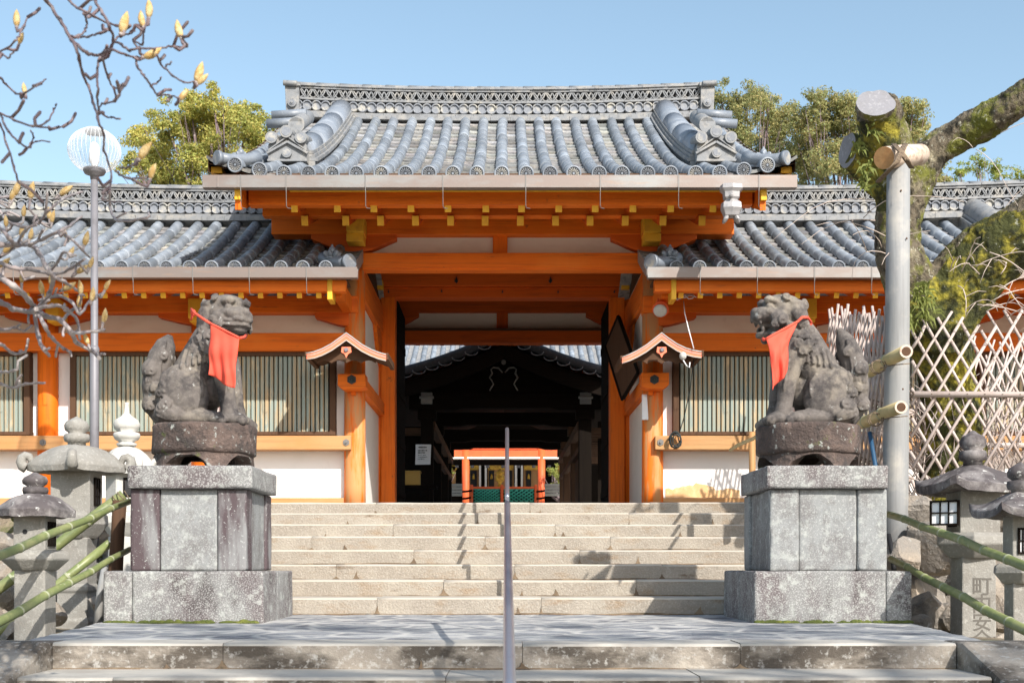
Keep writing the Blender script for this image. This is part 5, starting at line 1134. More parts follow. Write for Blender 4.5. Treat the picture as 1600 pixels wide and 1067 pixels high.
# ---------------------------------------------------------------- street lamp
LD = 12.9; lx = PX(147.5, LD); gz = ground_z(lx, LD) - .05
t = thing('street_lamp', 'tall grey lamp post with a clear ribbed globe, left of the gate', 'street lamp', (lx, LD, gz))
mb = MB(); mb.tube([(lx, LD, gz), (lx, LD, PZ(548, LD)), (lx, LD, PZ(546, LD)), (lx, LD, PZ(270, LD))], [.046, .045, .037, .036], 18); part('pole', mb, 'pole_paint', t)
mb = MB(); mb.lathe((lx, LD, PZ(552, LD)), [(.043, 0), (.05, .01), (.05, .05), (.037, .075)], 18); part('collar', mb, 'pole_paint', t)
mb = MB(); zc = PZ(272, LD); mb.lathe((lx, LD, zc), [(.04, -.06), (.045, -.02), (.10, .0), (.115, .03), (.11, .05), (.05, .055)], 24); part('flange', mb, 'pole_paint', t)
gm = bpy.data.materials.new('globe_plastic'); gm.use_nodes = True; N = gm.node_tree.nodes; L = gm.node_tree.links
tp = N.new('ShaderNodeBsdfTransparent'); gl = N['Principled BSDF']; gl.inputs['Base Color'].default_value = (.85, .87, .88, 1); gl.inputs['Roughness'].default_value = .15
mx = N.new('ShaderNodeMixShader'); fr = N.new('ShaderNodeLayerWeight'); fr.inputs[0].default_value = .35; mr = N.new('ShaderNodeMapRange'); mr.inputs[3].default_value = .05; mr.inputs[4].default_value = .6; L.new(fr.outputs['Facing'], mr.inputs[0]); L.new(mr.outputs[0], mx.inputs[0])
L.new(tp.outputs[0], mx.inputs[1]); L.new(gl.outputs[0], mx.inputs[2]); L.new(mx.outputs[0], N['Material Output'].inputs[0]); MATS['globe'] = gm
mb = MB(); zg = PZ(236, LD); R1, R2 = .262, .225; K = 72; base = len(mb.v); J = 16
for j in range(J + 1):
    ph = rad(22) + (rad(162) - rad(22)) * j / J
    for k in range(K):
        th = 2 * math.pi * k / K; r_ = R1 * math.sin(ph) * (1 + (.022 if k % 2 else -.006)); mb.v.append(Vector((lx + r_ * math.cos(th), LD + r_ * math.sin(th), zg + R2 * math.cos(ph))))
for j in range(J):
    for k in range(K): k2 = (k + 1) % K; mb.face((base + j * K + k, base + j * K + k2, base + (j + 1) * K + k2, base + (j + 1) * K + k), 0, False)
g = part('globe', mb, 'globe', t)
mb = MB()
for k in range(36):
    th = 2 * math.pi * k / 36; pth = []
    for j in range(13):
        ph = rad(22) + rad(140) * j / 12; r_ = R1 * 1.012 * math.sin(ph); pth.append((lx + r_ * math.cos(th), LD + r_ * math.sin(th), zg + R2 * 1.01 * math.cos(ph)))
    mb.tube(pth, .0017, 4)
part('globe_ribs', mb, 'paper', g)
mb = MB(); zcap = zg + R2 * math.cos(rad(22))
mb.lathe((lx, LD, zcap - .012), [(.10, 0), (.105, .012), (.098, .024), (.07, .028)], 24); 
for k in range(18): a = 2 * math.pi * k / 18; mb.beam((lx + .045 * math.cos(a), LD + .045 * math.sin(a), zcap - .02), (lx + .09 * math.cos(a), LD + .09 * math.sin(a), zcap - .02), .012, .03, 1)
part('vent_cap', mb, ['lantern_pale', 'black'], g)
mb = MB(); mb.lathe((lx, LD, PZ(268, LD)), [(.03, 0), (.032, .06), (.05, .10), (.055, .2), (.045, .27), (.02, .30)], 16); part('bulb', mb, 'paper', t)

# ---------------------------------------------------------------- bamboo rails, posts
def bamboo(name, label, a, b, r0, r1, mat='bamboo_green', group=None, node=.34, hollow=False, sag=.0):
    a, b = Vector(a), Vector(b); L_ = (b - a).length; n = max(2, int(L_ / node)); path, rs, nodes_ = [], [], []
    off = Vector((0, 0, 1))
    for k in range(n + 1):
        q = k / n; p = a.lerp(b, q) + off * (-sag * 4 * q * (1 - q) + .006 * math.sin(k * 2.1)); r = r0 + (r1 - r0) * q
        if 0 < k < n:
            d = (b - a).normalized(); path += [p - d * .03, p - d * .010, p - d * .004, p, p + d * .004, p + d * .010, p + d * .03]; rs += [r * .985, r * 1.02, r * 1.12, r * 1.0, r * 1.12, r * 1.02, r * .985]; nodes_.append(len(path))
        else: path.append(p); rs.append(r)
    mb = MB(); mb.tube(path, rs, 16, 0, True)
    for e in nodes_:
        for i in range((e - 6) * 16, (e - 2) * 16): mb.m[i] = 1
    t = thing(name, label, 'bamboo pole', a, group); part('culm', mb, [mat, 'bamboo_node'], t)
    if hollow:
        d = (a - b).normalized(); q = MB(); q.tube([a + d * .001, a + d * .003], r0 * .98, 16, 0); part('cut_rim', q, 'log', t); q = MB(); q.tube([a + d * .003, a + d * .005], r0 * .68, 16, 0); part('hollow', q, 'brown_y', t)
    return t
BG = 'bamboo rails left of the stairs'
bamboo('bamboo_rail', 'upper front green bamboo rail on the left, slanting across the lanterns', P(203, 783, 9.95), P(-60, 892, 7.6), .024, .034, group=BG)
bamboo('bamboo_rail', 'lower front grey green bamboo rail on the left, nearest the landing', P(203, 858, 9.95), P(-60, 1003, 7.6), .023, .036, group=BG)
bamboo('bamboo_rail', 'upper rear bamboo rail with a yellow cut end, passing behind the small lantern', P(193, 773, 10.25), P(-40, 948, 9.9), .045, .045, group=BG)
bamboo('bamboo_rail', 'lower rear bamboo rail, half hidden behind the left lanterns', P(172, 848, 10.25), P(-30, 1010, 9.9), .036, .036, group=BG)
BG = 'bamboo rails right of the stairs'
bamboo('bamboo_rail', 'upper green bamboo rail on the right, running down past the lanterns', P(1387, 803, 10.3), P(1660, 911, 7.6), .028, .034, group=BG, sag=-.02)
bamboo('bamboo_rail', 'lower green bamboo rail on the right, crossing the inscribed lantern shaft', P(1392, 873, 10.3), P(1660, 1016, 7.6), .028, .036, group=BG)
a = P(1416, 549, 10.95); bamboo('bamboo_rail', 'upper dry bamboo rail tied to the tall grey prop post', a, (a.x, 13.6, a.z), .060, .055, 'bamboo_dry', 'dry bamboo rails behind the right statue', .5, True)
a = P(1408, 636, 10.95); bamboo('bamboo_rail', 'lower dry bamboo rail tied to the tall grey prop post', a, (a.x, 13.6, a.z), .058, .054, 'bamboo_dry', 'dry bamboo rails behind the right statue', .5, True)
a = P(1203, 671, 11.4); bamboo('bamboo_rail', 'thin split bamboo rail on the short post left of the right statue', a, (a.x, 13.4, a.z), .018, .018, 'bamboo_dry', None, .4)
def binding(p, d, r, mat='rope'):
    mb = MB(); d = Vector(d).normalized(); x = d.orthogonal().normalized(); y = d.cross(x)
    mb.tube([Vector(p) + (x * math.cos(.5 * k) + y * math.sin(.5 * k)) * r + d * (.004 * k - .05) for k in range(26)], .005, 5); return mb
for (px, py) in ((1372, 573), (1368, 655)):
    a = P(px, py, 11.4); mb = binding(a, (0, 1, 0), .062); mb.tube([P(px + 4, py + 2, 11.3), P(px + 24, py - 6 + 3, 11.04), P(px + 50, py - 5, 11.06)], .005, 5); solo('binding_wire', mb, 'rope', ('rusty wire tying the upper dry bamboo to the prop post', 'rusty wire tying the lower dry bamboo to the prop post')[py > 600], 'wire', a)
mb = MB(); D = 10.15; c = P(183, 840, D); mb.tube([P(177, 975, D), P(180, 900, D), P(184, 830, D), P(187, 782, D)], [.062, .06, .056, .055], 14); mb.jitter(.012, 9); solo('rail_post', mb, 'brown_z', 'dark weathered wooden post holding the left bamboo rails', 'post', c)
mb = MB(); mb.tube([P(152, 980, 10.0), P(157, 925, 10.02), P(163, 885, 10.05)], [.036, .03, .022], 10); mb.jitter(.008, 14); solo('wooden_stake', mb, 'greywood_z', 'split grey wooden stake leaning beside the left pedestal', 'stake', P(153, 980, 10))
mb = binding(P(189, 778, 10.2), (.8, 0, .6), .055); solo('binding_rope', mb, 'rope', 'rope lashing at the yellow cut end of the left rear bamboo', 'rope', P(189, 778, 10.2))
D = 12.6; mb = MB(); mb.tube([P(1176, 800, D), P(1175.5, 740, D), P(1175, 675, D)], [.036, .034, .033], 14); solo('rail_post', mb, 'natural_z', 'slim pale wooden post left of the right statue', 'post', P(1176, 800, D))
D = 11.6; mb = MB(); mb.tube([P(1388, 835, 11.0), P(1394, 862, 10.9), P(1397, 892, 10.8)], .022, 12); solo('pipe', mb, 'black', 'thin black pipe leaning behind the right pedestal', 'pipe', P(1395, 880, 10.9))
mb = MB(); mb.tube([P(1359, 676, 11.6), P(1363, 700, 11.5), P(1368, 730, 11.4), P(1380, 800, 11.2)], .021, 12); solo('pipe', mb, 'pipe_blue', 'thin blue pipe leaning in the lattice behind the right statue', 'pipe', P(1363, 700, 11.5))

# ---------------------------------------------------------------- mossy pruned tree on its prop
D = 11.45; t = thing('prop_post', 'tall pale grey wooden post propping up the mossy tree', 'post', P(1403, 900, D))
mb = MB(); mb.tube([P(1397, 935, D), P(1399, 760, D), P(1402, 500, D), P(1404, 238, D)], [.122, .118, .110, .104], 28); mb.jitter(.004, 5); part('pole', mb, 'greywood_z', t, fix=True)
mb = MB(); r = random.Random(9)
for k in range(5):
    py = r.uniform(300, 860); c = P(1402 + r.uniform(-12, 12), py, D); mb.ell((c.x, D - .11, c.z), (.008, .005, .010), None, 8, 6)
part('knots', mb, 'brown_z', t)
mb = MB(); mb.tube([P(1381, 247, 11.2), P(1409, 244, 11.45), P(1437, 242, 11.75)], [.098, .10, .098], 20, 0, True, True, 1); solo('crosspiece_log', mb, ['log', 'natural_x'], 'short barked log lashed across the top of the prop post', 'log', P(1405, 245, 11.2))
mb = MB()
for k in range(3):
    o = k * 2.4
    mb.tube([P(1370 + o, 284, 11.3), P(1386 + o, 268 - o * .3, 10.98), P(1400 + o, 252, 10.93), P(1408 + o, 234, 11.06), P(1412 + o, 226, 11.3)], .012, 6)
    mb.tube([P(1394 + o, 226, 11.2), P(1404 + o, 236, 11.02), P(1414 + o, 250, 10.98), P(1422 + o, 262, 11.1)], .012, 6)
solo('lashing_rope', mb, 'rope', 'crossed brown rope lashing the log to the prop post', 'rope', P(1404, 245, 11.0))
TD = 12.5; k_ = TD / F
tree = thing('mossy_tree', 'big mossy pruned tree with sawn limbs right of the gate', 'tree', (PX(1490, TD), TD, 0))
mb = MB()
def limb(pts, n=24):
    path = [P(a, b, d) for a, b, d, r in pts]; rs = [r / F * d for a, b, d, r in pts]
    P2, R2 = [], []
    for i in range(len(path) - 1):                                    # Catmull-Rom
        p0, p1, p2, p3 = path[max(i - 1, 0)], path[i], path[i + 1], path[min(i + 2, len(path) - 1)]
        for q in range(5):
            s_ = q / 5; P2.append(.5 * ((2 * p1) + (p2 - p0) * s_ + (2 * p0 - 5 * p1 + 4 * p2 - p3) * s_ ** 2 + (3 * p1 - p0 - 3 * p2 + p3) * s_ ** 3)); R2.append(rs[i] + (rs[i + 1] - rs[i]) * s_)
    P2.append(path[-1]); R2.append(rs[-1]); mb.tube(P2, R2, n); return P2, R2
limb([(1500, 900, 12.6, 62), (1495, 790, 12.6, 54), (1488, 690, 12.6, 47), (1480, 600, 12.6, 44), (1468, 530, 12.5, 46), (1440, 475, 12.4, 46), (1412, 420, 12.3, 38), (1403, 365, 12.3, 33), (1408, 315, 12.3, 38)])
limb([(1412, 330, 12.3, 36), (1402, 280, 12.25, 42), (1390, 235, 12.1, 38), (1378, 195, 11.95, 34), (1369, 166, 11.8, 31)])
limb([(1404, 300, 12.3, 34), (1372, 268, 12.3, 32), (1345, 245, 12.2, 27), (1331, 236, 12.2, 26)])
limb([(1408, 350, 12.3, 30), (1430, 285, 12.3, 28), (1456, 240, 12.3, 27), (1500, 212, 12.2, 27), (1552, 184, 12.0, 28), (1600, 152, 11.8, 24), (1680, 95, 11.6, 20)])
limb([(1462, 550, 12.5, 50), (1478, 480, 12.4, 56), (1512, 432, 12.3, 58), (1560, 390, 12.1, 52), (1610, 352, 11.9, 46), (1690, 300, 11.7, 42)])
for a, b, r in ((1385, 330, 14), (1420, 400, 16), (1392, 300, 16), (1530, 400, 20), (1455, 500, 24)):
    c = P(a, b, 12.2); mb.ell(c, (r * k_, r * k_, r * k_ * 1.3))
me = voxel(mb, .019, 2)
for v in me.vertices:
    p = v.co; d = Vector((0, 0, 0)); nv = mnoise.noise_vector(p * 3.2) * .028 + mnoise.noise_vector(p * 11) * .014 + mnoise.noise_vector(Vector((p.x * 30, p.y * 30, p.z * 14))) * .014; v.co = p + nv - tree.location
ob = mesh_part('trunk', me, 'bark', tree); me.materials.append(MATS['bark_moss'])
for p in me.polygons:
    c = p.center + tree.location; px = VX + c.x / c.y * F; py = HY - (c.z - CZ) / c.y * F
    mossy = (px > 1440 + (mnoise.noise(c * 4) * 26) and py > 330 and py > 510 - (px - 1400) * 1.3) or (px < 1404 + mnoise.noise(c * 5) * 14 and py > 190 and py < 330) or py > 470
    p.material_index = 1 if mossy else 0
mb = MB()
def cutface(c, nrm, rx, ry, seed):
    n = Vector(nrm).normalized(); x = n.cross(Vector((0, 0, 1))).normalized(); y = x.cross(n); c = Vector(c); b = len(mb.v); K = 40
    for dd in (-.05, .02):
        for k in range(K):
            th = 2 * math.pi * k / K; rr = 1 + .16 * mnoise.noise(Vector((math.cos(th) * 1.3, math.sin(th) * 1.3, seed))) + .03 * mnoise.noise(Vector((math.cos(th) * 6, math.sin(th) * 6, seed))) - .12 * math.exp(-((th - 1.5) / .3) ** 2); mb.v.append(c + n * dd + x * rx * rr * math.cos(th) + y * ry * rr * math.sin(th))
    mb.face([b + K + k for k in range(K)])
    for k in range(K): k2 = (k + 1) % K; mb.face((b + k, b + k2, b + K + k2, b + K + k), 1)
for a_ in ((P(1367, 163, 11.62), (-.10, -.85, .42), .178, .165, 1.), (P(1327, 236, 12.15), (-.90, -.42, .05), .13, .165, 5.)):
    mb = MB(); cutface(*a_); part('sawn_face', mb, ['cut_wood', 'bark'], tree)
mb = MB(); r = random.Random(21)
def droop(px, py, d, L, n=7, sx=0., rr=.005, curl_=.5):
    p = P(px, py, d); v = Vector((r.uniform(-.5, .5) + sx, r.uniform(-.4, 0), r.uniform(-.2, .6))).normalized() * L / n; pts = [p]
    for k in range(n): v += Vector((r.uniform(-.25, .25), r.uniform(-.2, .2), -curl_ * r.uniform(.1, .5))) * L / n; pts.append(pts[-1] + v)
    mb.tube(pts, [rr * (1 - .6 * k / n) for k in range(n + 1)], 5); return pts
for k in range(9): droop(r.uniform(1345, 1400), r.uniform(290, 440), 12.0, r.uniform(.5, 1.1), sx=-.3)
for k in range(14):
    pts = droop(r.uniform(1485, 1590), r.uniform(385, 500), 11.75, r.uniform(.35, .95), sx=.1, rr=.006)
    for q in pts[2:6:2]:
        v = Vector((r.uniform(-1, 1), r.uniform(-.5, .2), r.uniform(-.6, .8))).normalized() * r.uniform(.12, .3); mb.tube([q, q + v * .6, q + v + Vector((0, 0, -.04))], [.004, .003, .0015], 4)
for k in range(5): droop(r.uniform(1500, 1600), r.uniform(200, 330), 11.9, r.uniform(.3, .8), rr=.004)
part('twigs', mb, 'twig_pale', tree)
mb = MB()
def tuft(px, py, d, n, L, spread=1.):
    for k in range(n):
        p = P(px + r.uniform(-9, 9) * spread, py + r.uniform(-12, 12) * spread, d + r.uniform(-.05, .05)); v = Vector((r.uniform(-1, 1), r.uniform(-1, -.1), r.uniform(-.6, 1))).normalized() * L * r.uniform(.6, 1.2); w = v.cross(Vector((0, 1, 0))).normalized() * .010
        m = p + v * .6; e = p + v + Vector((0, 0, -.5 * L)); b = len(mb.v); mb.v += [p - w, p + w, m + w, m - w, e]; mb.face((b, b + 1, b + 2, b + 3)); mb.face((b + 3, b + 2, b + 4))
for q_ in ((1437, 460, 11.85, 45, .13, 1.3), (1447, 486, 11.85, 40, .13, 1.3), (1352, 268, 11.85, 26, .12, 1.), (1350, 290, 11.9, 18, .12, 1.), (1342, 232, 11.9, 16, .11, .6), (1420, 500, 11.9, 40, .15, 1.), (1362, 205, 11.7, 14, .10, .8)):
    mb = MB(); tuft(*q_); part('fern', mb, 'fern', tree, fix=False)

# ---------------------------------------------------------------- bamboo lattice fences
def lattice(label, A, Bv, h0, h1, pitch, ang, rr, seed, rails=(.5,), extra=.12, posts=()):
    """A, Bv: ends on the ground line; canes cross at +-ang from vertical between heights h0 and h1"""
    A, Bv = Vector(A), Vector(Bv); d = (Bv - A); L_ = d.length; d.normalize(); nrm = d.cross(Vector((0, 0, 1))); r = random.Random(seed)
    t = thing('lattice_fence', label, 'fence', A, 'bamboo lattice fences'); mb = MB(); H = h1 - h0; run = H * math.tan(ang); n = int((L_ + run) / pitch) + 1
    for sg in (1, -1):
        for k in range(n + 1):
            x0 = -run + k * pitch + r.uniform(-.015, .015); hh = H + r.uniform(-.12, extra); x1 = x0 + hh * math.tan(ang)
            lo, hi = 0., 1.
            if x0 < 0: lo = -x0 / (x1 - x0)
            if x1 > L_: hi = (L_ - x0) / (x1 - x0)
            if hi - lo < .06: continue
            pt = []
            for q in (lo, (lo + hi) / 2, hi):
                x = x0 + (x1 - x0) * q; x = x if sg > 0 else L_ - x; pt.append(A + d * x + Vector((0, 0, h0 + hh * q)) + nrm * (.012 * sg + r.uniform(-.006, .006)) + d * r.uniform(-.012, .012))
            mb.tube(pt, [rr * r.uniform(.85, 1.1)] * 3, 7)
    part('canes', mb, 'cane', t)
    for f in rails:
        q = MB(); q.tube([A + Vector((0, 0, h0 + H * f)) + nrm * .04, Bv + Vector((0, 0, h0 + H * f)) + nrm * .04], .030, 12); part('rail', q, 'cane', t)
        q = MB()
        for k in range(int(L_ / (pitch)) + 1):
            c = A + d * (k * pitch) + Vector((0, 0, h0 + H * f)); q.tube([c + nrm * -.03 + Vector((0, 0, .035)), c + nrm * .075, c + nrm * -.03 - Vector((0, 0, .035))], .007, 5)
        part('ties', q, 'rope', t)
    for f in posts:
        q = MB(); c = A + d * (L_ * f) + nrm * .09; q.tube([c + Vector((0, 0, h0 - .5)), c + Vector((0, 0, h1 - .15))], .045, 12); part('post', q, 'greywood_z', t)
    return t
D = 12.0; X0 = PX(1424, D)
zt_, zb_ = PZ(497, D), PZ(775, D)
lattice('pale cane lattice fence facing the stairs on the right', (X0, D, 0), (X0 + 3.2, D + .12, 0), zb_, zt_, .172, rad(31), .0150, 1, rails=(.57,), posts=(.8,))
lattice('pale cane lattice fence running back to the wall behind the right statue', (X0 - .02, D + .05, 0), (X0 - .02, 15.0, .62), .40, zt_ + .02, .15, rad(24), .0155, 2, rails=(.35, .62))
lattice('dense thin cane lattice farther back by the right wall', (PX(1488, 14.3), 14.3, 0), (PX(1660, 14.3), 14.4, 0), PZ(760, 14.3), PZ(545, 14.3), .11, rad(17), .013, 3, rails=(.3,), extra=.2)
# dry brush behind the fence
mb = MB(); r = random.Random(31)
for k in range(420):
    p = P(r.uniform(1425, 1500 if k % 3 else 1600), r.uniform(640, 790), r.uniform(12.3, 13.3)); v = Vector((r.uniform(-.6, .6), r.uniform(-.3, .3), r.uniform(.2, 1))).normalized() * r.uniform(.25, .75)
    mb.tube([p, p + v * .5 + Vector((r.uniform(-.05, .05), 0, 0)), p + v + Vector((r.uniform(-.08, .08), 0, -.05))], [.006, .005, .002], 4)
solo('dry_brush', mb, 'cane', 'dry tan brush and stems behind the right lattice fence', 'brush', P(1480, 760, 12.8))['kind'] = 'stuff'
# ---------------------------------------------------------------- rubble retaining walls
def rubble(label, boxes, seed, extra=()):
    r = random.Random(seed); mb = MB()
    for (x0, x1, y0, y1, z0, z1, n, s0, s1) in boxes:
        for k in range(n):
            q = r.random(); s_ = r.uniform(s0, s1); c = Vector((r.uniform(x0, x1), y0 + (y1 - y0) * q + r.uniform(-.12, .12), z0 + (z1 - z0) * q + r.uniform(-.1, .1))); add_rock(mb, c, s_, r)
    for (px, py, d, s_) in extra: add_rock(mb, P(px, py, d), s_, r)
    t = thing('rubble_wall', label, 'stone wall', tuple(mb.v[0])); part('stones', mb, 'boulder', t, fix=False)
    q = MB()
    for (x0, x1, y0, y1, z0, z1, n, s0, s1) in boxes:
        for k in range(n): 
            u = r.random(); q.ell((r.uniform(x0, x1), y0 + (y1 - y0) * u - .1, z0 + (z1 - z0) * u + r.uniform(-.05, .15)), (r.uniform(.05, .16), r.uniform(.05, .12), r.uniform(.03, .07)), None, 9, 6)
    q.jitter(.03, 9); part('moss', q, 'moss', t, fix=False)
def add_rock(mb, c, s_, r):
    m = MB(); R = Matrix.Rotation(r.uniform(0, 6.28), 3, 'Z') @ Matrix.Rotation(r.uniform(-.4, .4), 3, 'X'); m.ell((0, 0, 0), (s_ * r.uniform(.85, 1.25), s_ * r.uniform(.7, 1.), s_ * r.uniform(.6, .85)), R, 22, 14)
    sd = r.uniform(0, 90); planes = [(Vector((r.uniform(-1, 1), r.uniform(-1, 1), r.uniform(-1, 1))).normalized(), s_ * r.uniform(.36, .62)) for _ in range(13)]
    for i, p in enumerate(m.v):
        for n, dd in planes:
            e = p.dot(n) - dd
            if e > 0: p = p - n * e * .97
        m.v[i] = p + mnoise.noise_vector(p * (3 / s_) * .5 + Vector((sd, 0, 0))) * s_ * .05
    b = len(mb.v); mb.v += [p + c for p in m.v]
    for f_ in m.f: mb.face([b + i for i in f_], 0, False)
rubble('rough boulder retaining wall right of the stairs', [(3.15, 6.6, 10.9, 14.1, -.15, 1.05, 60, .26, .55)], 3, [(1428, 810, 11.6, .42), (1455, 850, 11.2, .40), (1408, 870, 11.0, .30), (1455, 955, 10.3, .26), (1492, 960, 10.2, .24), (1435, 985, 10.1, .18), (1558, 1005, 9.5, .16), (1530, 800, 11.4, .35), (1575, 950, 9.9, .3)])
rubble('rough stone retaining wall left of the stairs behind the lanterns', [(-8.2, -3.1, 12.0, 14.2, -.1, 1.0, 75, .2, .42)], 8, [(150, 900, 11.6, .2), (160, 945, 11.0, .16), (15, 930, 10.2, .2), (10, 850, 11.8, .2), (78, 960, 10.6, .17), (20, 985, 9.8, .14)])

# ---------------------------------------------------------------- leafy trees behind
def leafmat(name, c1, c2):
    m = M(name, c1, .55, ((c2, .35, .42, .62, .9), (c2, 2.2, .45, .65, .6)), tint=True, trans=.45, spec=.3); return name
leafmat('leaf_yellow', (.58, .53, .16), (.37, .38, .12)); leafmat('leaf_olive', (.40, .385, .18), (.24, .255, .11)); leafmat('leaf_green', (.40, .43, .12), (.25, .31, .09))
def leaf_tree(label, blobs, D, trunk, mat, seed, per=900, size=.13, group='trees behind the gate', limbs=(), name='leafy_tree'):
    r = random.Random(seed); u = D / F; base = P(*trunk, D); gz = ground_z(base.x, D); t = thing(name, label, 'tree', (base.x, D, gz), group)
    mb = MB(); cs = [(P(a, b, D + r.uniform(-1.2, 1.2)), q * u) for a, b, q in blobs]
    for c, R in cs:
        n = int(per * 3.0 * (R / .8) ** 2); subs = [(c + Vector((r.gauss(0, .5), r.gauss(0, .5), r.gauss(0, .45))) * R, R * r.uniform(.30, .55)) for _ in range(int(15 + R * 16))]
        for k in range(n):
            sc_, sr_ = r.choice(subs); d = Vector((r.gauss(0, 1), r.gauss(0, 1), r.gauss(0, 1))).normalized(); p = sc_ + Vector((d.x, d.y, d.z * .7)) * sr_ * r.random() ** .4
            nrm = (d + Vector((r.gauss(0, .6), r.gauss(0, .6), r.gauss(0, .6) + .5))).normalized(); x = nrm.orthogonal().normalized(); x = Matrix.Rotation(r.uniform(0, 6.28), 3, nrm) @ x; y = nrm.cross(x); s_ = size * r.uniform(.5, 1.0)
            tt = r.uniform(.7, 1.35); b = len(mb.v); mb.v += [p - x * s_ * .5, p - y * s_ * .22, p + x * s_ * .5 - nrm * s_ * .1, p + y * s_ * .22]; mb.face((b, b + 1, b + 2, b + 3), 0, False, (tt * r.uniform(.85, 1.2), tt, tt * .9))
    part('crown', mb, mat, t, fix=False)
    tm = MB(); top = P(trunk[0], min(b for a, b, q in blobs) + 40, D); tm.tube([Vector((base.x, D, gz - .2)), Vector((base.x + .1, D, gz + (top.z - gz) * .5)), top], [.30, .18, .02], 12)
    for c, R in cs:
        f = Vector((base.x + .1, D, gz + (c.z - gz) * r.uniform(.45, .7))); m_ = (f + c) / 2 + Vector((r.uniform(-.3, .3), 0, -.2)); tm.tube([f, m_, c], [.06, .04, .02], 7)
        for k in range(5):
            e = c + Vector((r.gauss(0, .6), r.gauss(0, .4), r.gauss(0, .5))) * R; tm.tube([m_.lerp(c, r.uniform(.2, .9)), (m_ + e) / 2 + Vector((0, 0, -.1)), e], [.018, .014, .006], 5)
    part('trunk', tm, 'twig_dark', t, fix=False); return t
leaf_tree('yellow green broadleaf tree rising behind the left roof', [(212, 262, 22), (228, 222, 30), (252, 250, 34), (262, 198, 30), (300, 178, 30), (335, 165, 26), (318, 210, 44), (352, 190, 36), (390, 190, 30), (398, 222, 36), (360, 240, 46), (300, 262, 40), (255, 285, 34), (410, 260, 34)], 36, (330, 700), 'leaf_yellow', 1, per=2000, size=.125)
leaf_tree('olive green broadleaf tree just right of the gate roof', [(1128, 160, 26), (1165, 158, 32), (1200, 168, 28), (1150, 200, 38), (1195, 215, 38), (1160, 245, 34), (1225, 190, 30), (1235, 250, 40), (1195, 262, 34)], 38, (1190, 700), 'leaf_olive', 2, per=1800, size=.12)
leaf_tree('olive broadleaf tree behind the sawn mossy limb', [(1258, 180, 28), (1290, 165, 30), (1325, 170, 30), (1275, 215, 40), (1325, 215, 42), (1300, 258, 40), (1345, 262, 36), (1262, 262, 30), (1365, 205, 30)], 36, (1310, 700), 'leaf_olive', 3, per=1800, size=.12)
leaf_tree('olive tree crown peeping out right of the sawn limb', [(1392, 190, 28), (1425, 178, 24), (1432, 205, 26), (1405, 230, 34), (1440, 245, 24), (1400, 265, 30), (1462, 275, 22)], 37, (1420, 700), 'leaf_olive', 4, per=1800, size=.12)
leaf_tree('low light green tree above the far right roof', [(1500, 270, 14), (1530, 258, 18), (1560, 270, 18), (1590, 278, 16), (1620, 270, 20)], 40, (1560, 700), 'leaf_green', 5, per=1100, size=.13)
leaf_tree('light green courtyard tree seen through the hall on the left', [(697, 742, 12), (690, 752, 9), (703, 735, 8)], 37.4, (698, 775), 'leaf_green', 6, per=1500, size=.09, group='courtyard trees in the opening', name='courtyard_tree')
leaf_tree('light green courtyard tree seen through the hall on the right', [(872, 742, 13), (880, 750, 12), (864, 735, 9), (886, 735, 10)], 37.2, (876, 775), 'leaf_green', 7, per=1500, size=.09, group='courtyard trees in the opening', name='courtyard_tree')

# ---------------------------------------------------------------- magnolia in the foreground
mag = thing('magnolia_tree', 'bare magnolia with fuzzy pale buds hanging in from the left', 'tree', (-3.1, 4.2, -1.4))
r = random.Random(77); mb = MB(); nodes = []
def bpath(pts, D, r0, r1, tw=2, dv=.25):
    n = len(pts); path = []
    ph = r.uniform(0, 6)
    raw = [P(a, b, D + dv * math.sin(ph + 1.3 * i)) for i, (a, b) in enumerate(pts)]; rs = []
    for i in range(n - 1):
        p0, p1, p2, p3 = raw[max(i - 1, 0)], raw[i], raw[i + 1], raw[min(i + 2, n - 1)]
        for q in range(5):
            t = q / 5; c = .5 * ((2 * p1) + (p2 - p0) * t + (2 * p0 - 5 * p1 + 4 * p2 - p3) * t ** 2 + (3 * p1 - p0 - 3 * p2 + p3) * t ** 3)
            path.append(c + Vector((r.gauss(0, 1), r.gauss(0, 1), r.gauss(0, 1))) * .0014); rs.append((r0 + (r1 - r0) * (i + t) / (n - 1)) * (1.3 if q == 0 and i else r.uniform(.93, 1.04)))
    path.append(raw[-1]); rs.append(r1); mb.tube(path, rs, 7); nodes.extend(path)
    for k in range(tw):                                               # short knobby spurs
        i = r.randrange(2, len(path)); p = path[i]; d = (path[i] - path[i - 1]).normalized(); side = d.cross(Vector((0, 1, 0))).normalized() * r.choice((-1, 1)); L_ = r.uniform(.03, .09)
        a = p + (d * .5 + side * .8).normalized() * L_ * .5; e = a + (d * .8 + side * .3 + Vector((0, r.uniform(-.3, .3), r.uniform(-.2, .7)))).normalized() * L_ * .6; mb.tube([p, a, e, e + (e - a) * .15], [.0055, .005, .0055, .003], 6); nodes.append(e)
U = 4.0
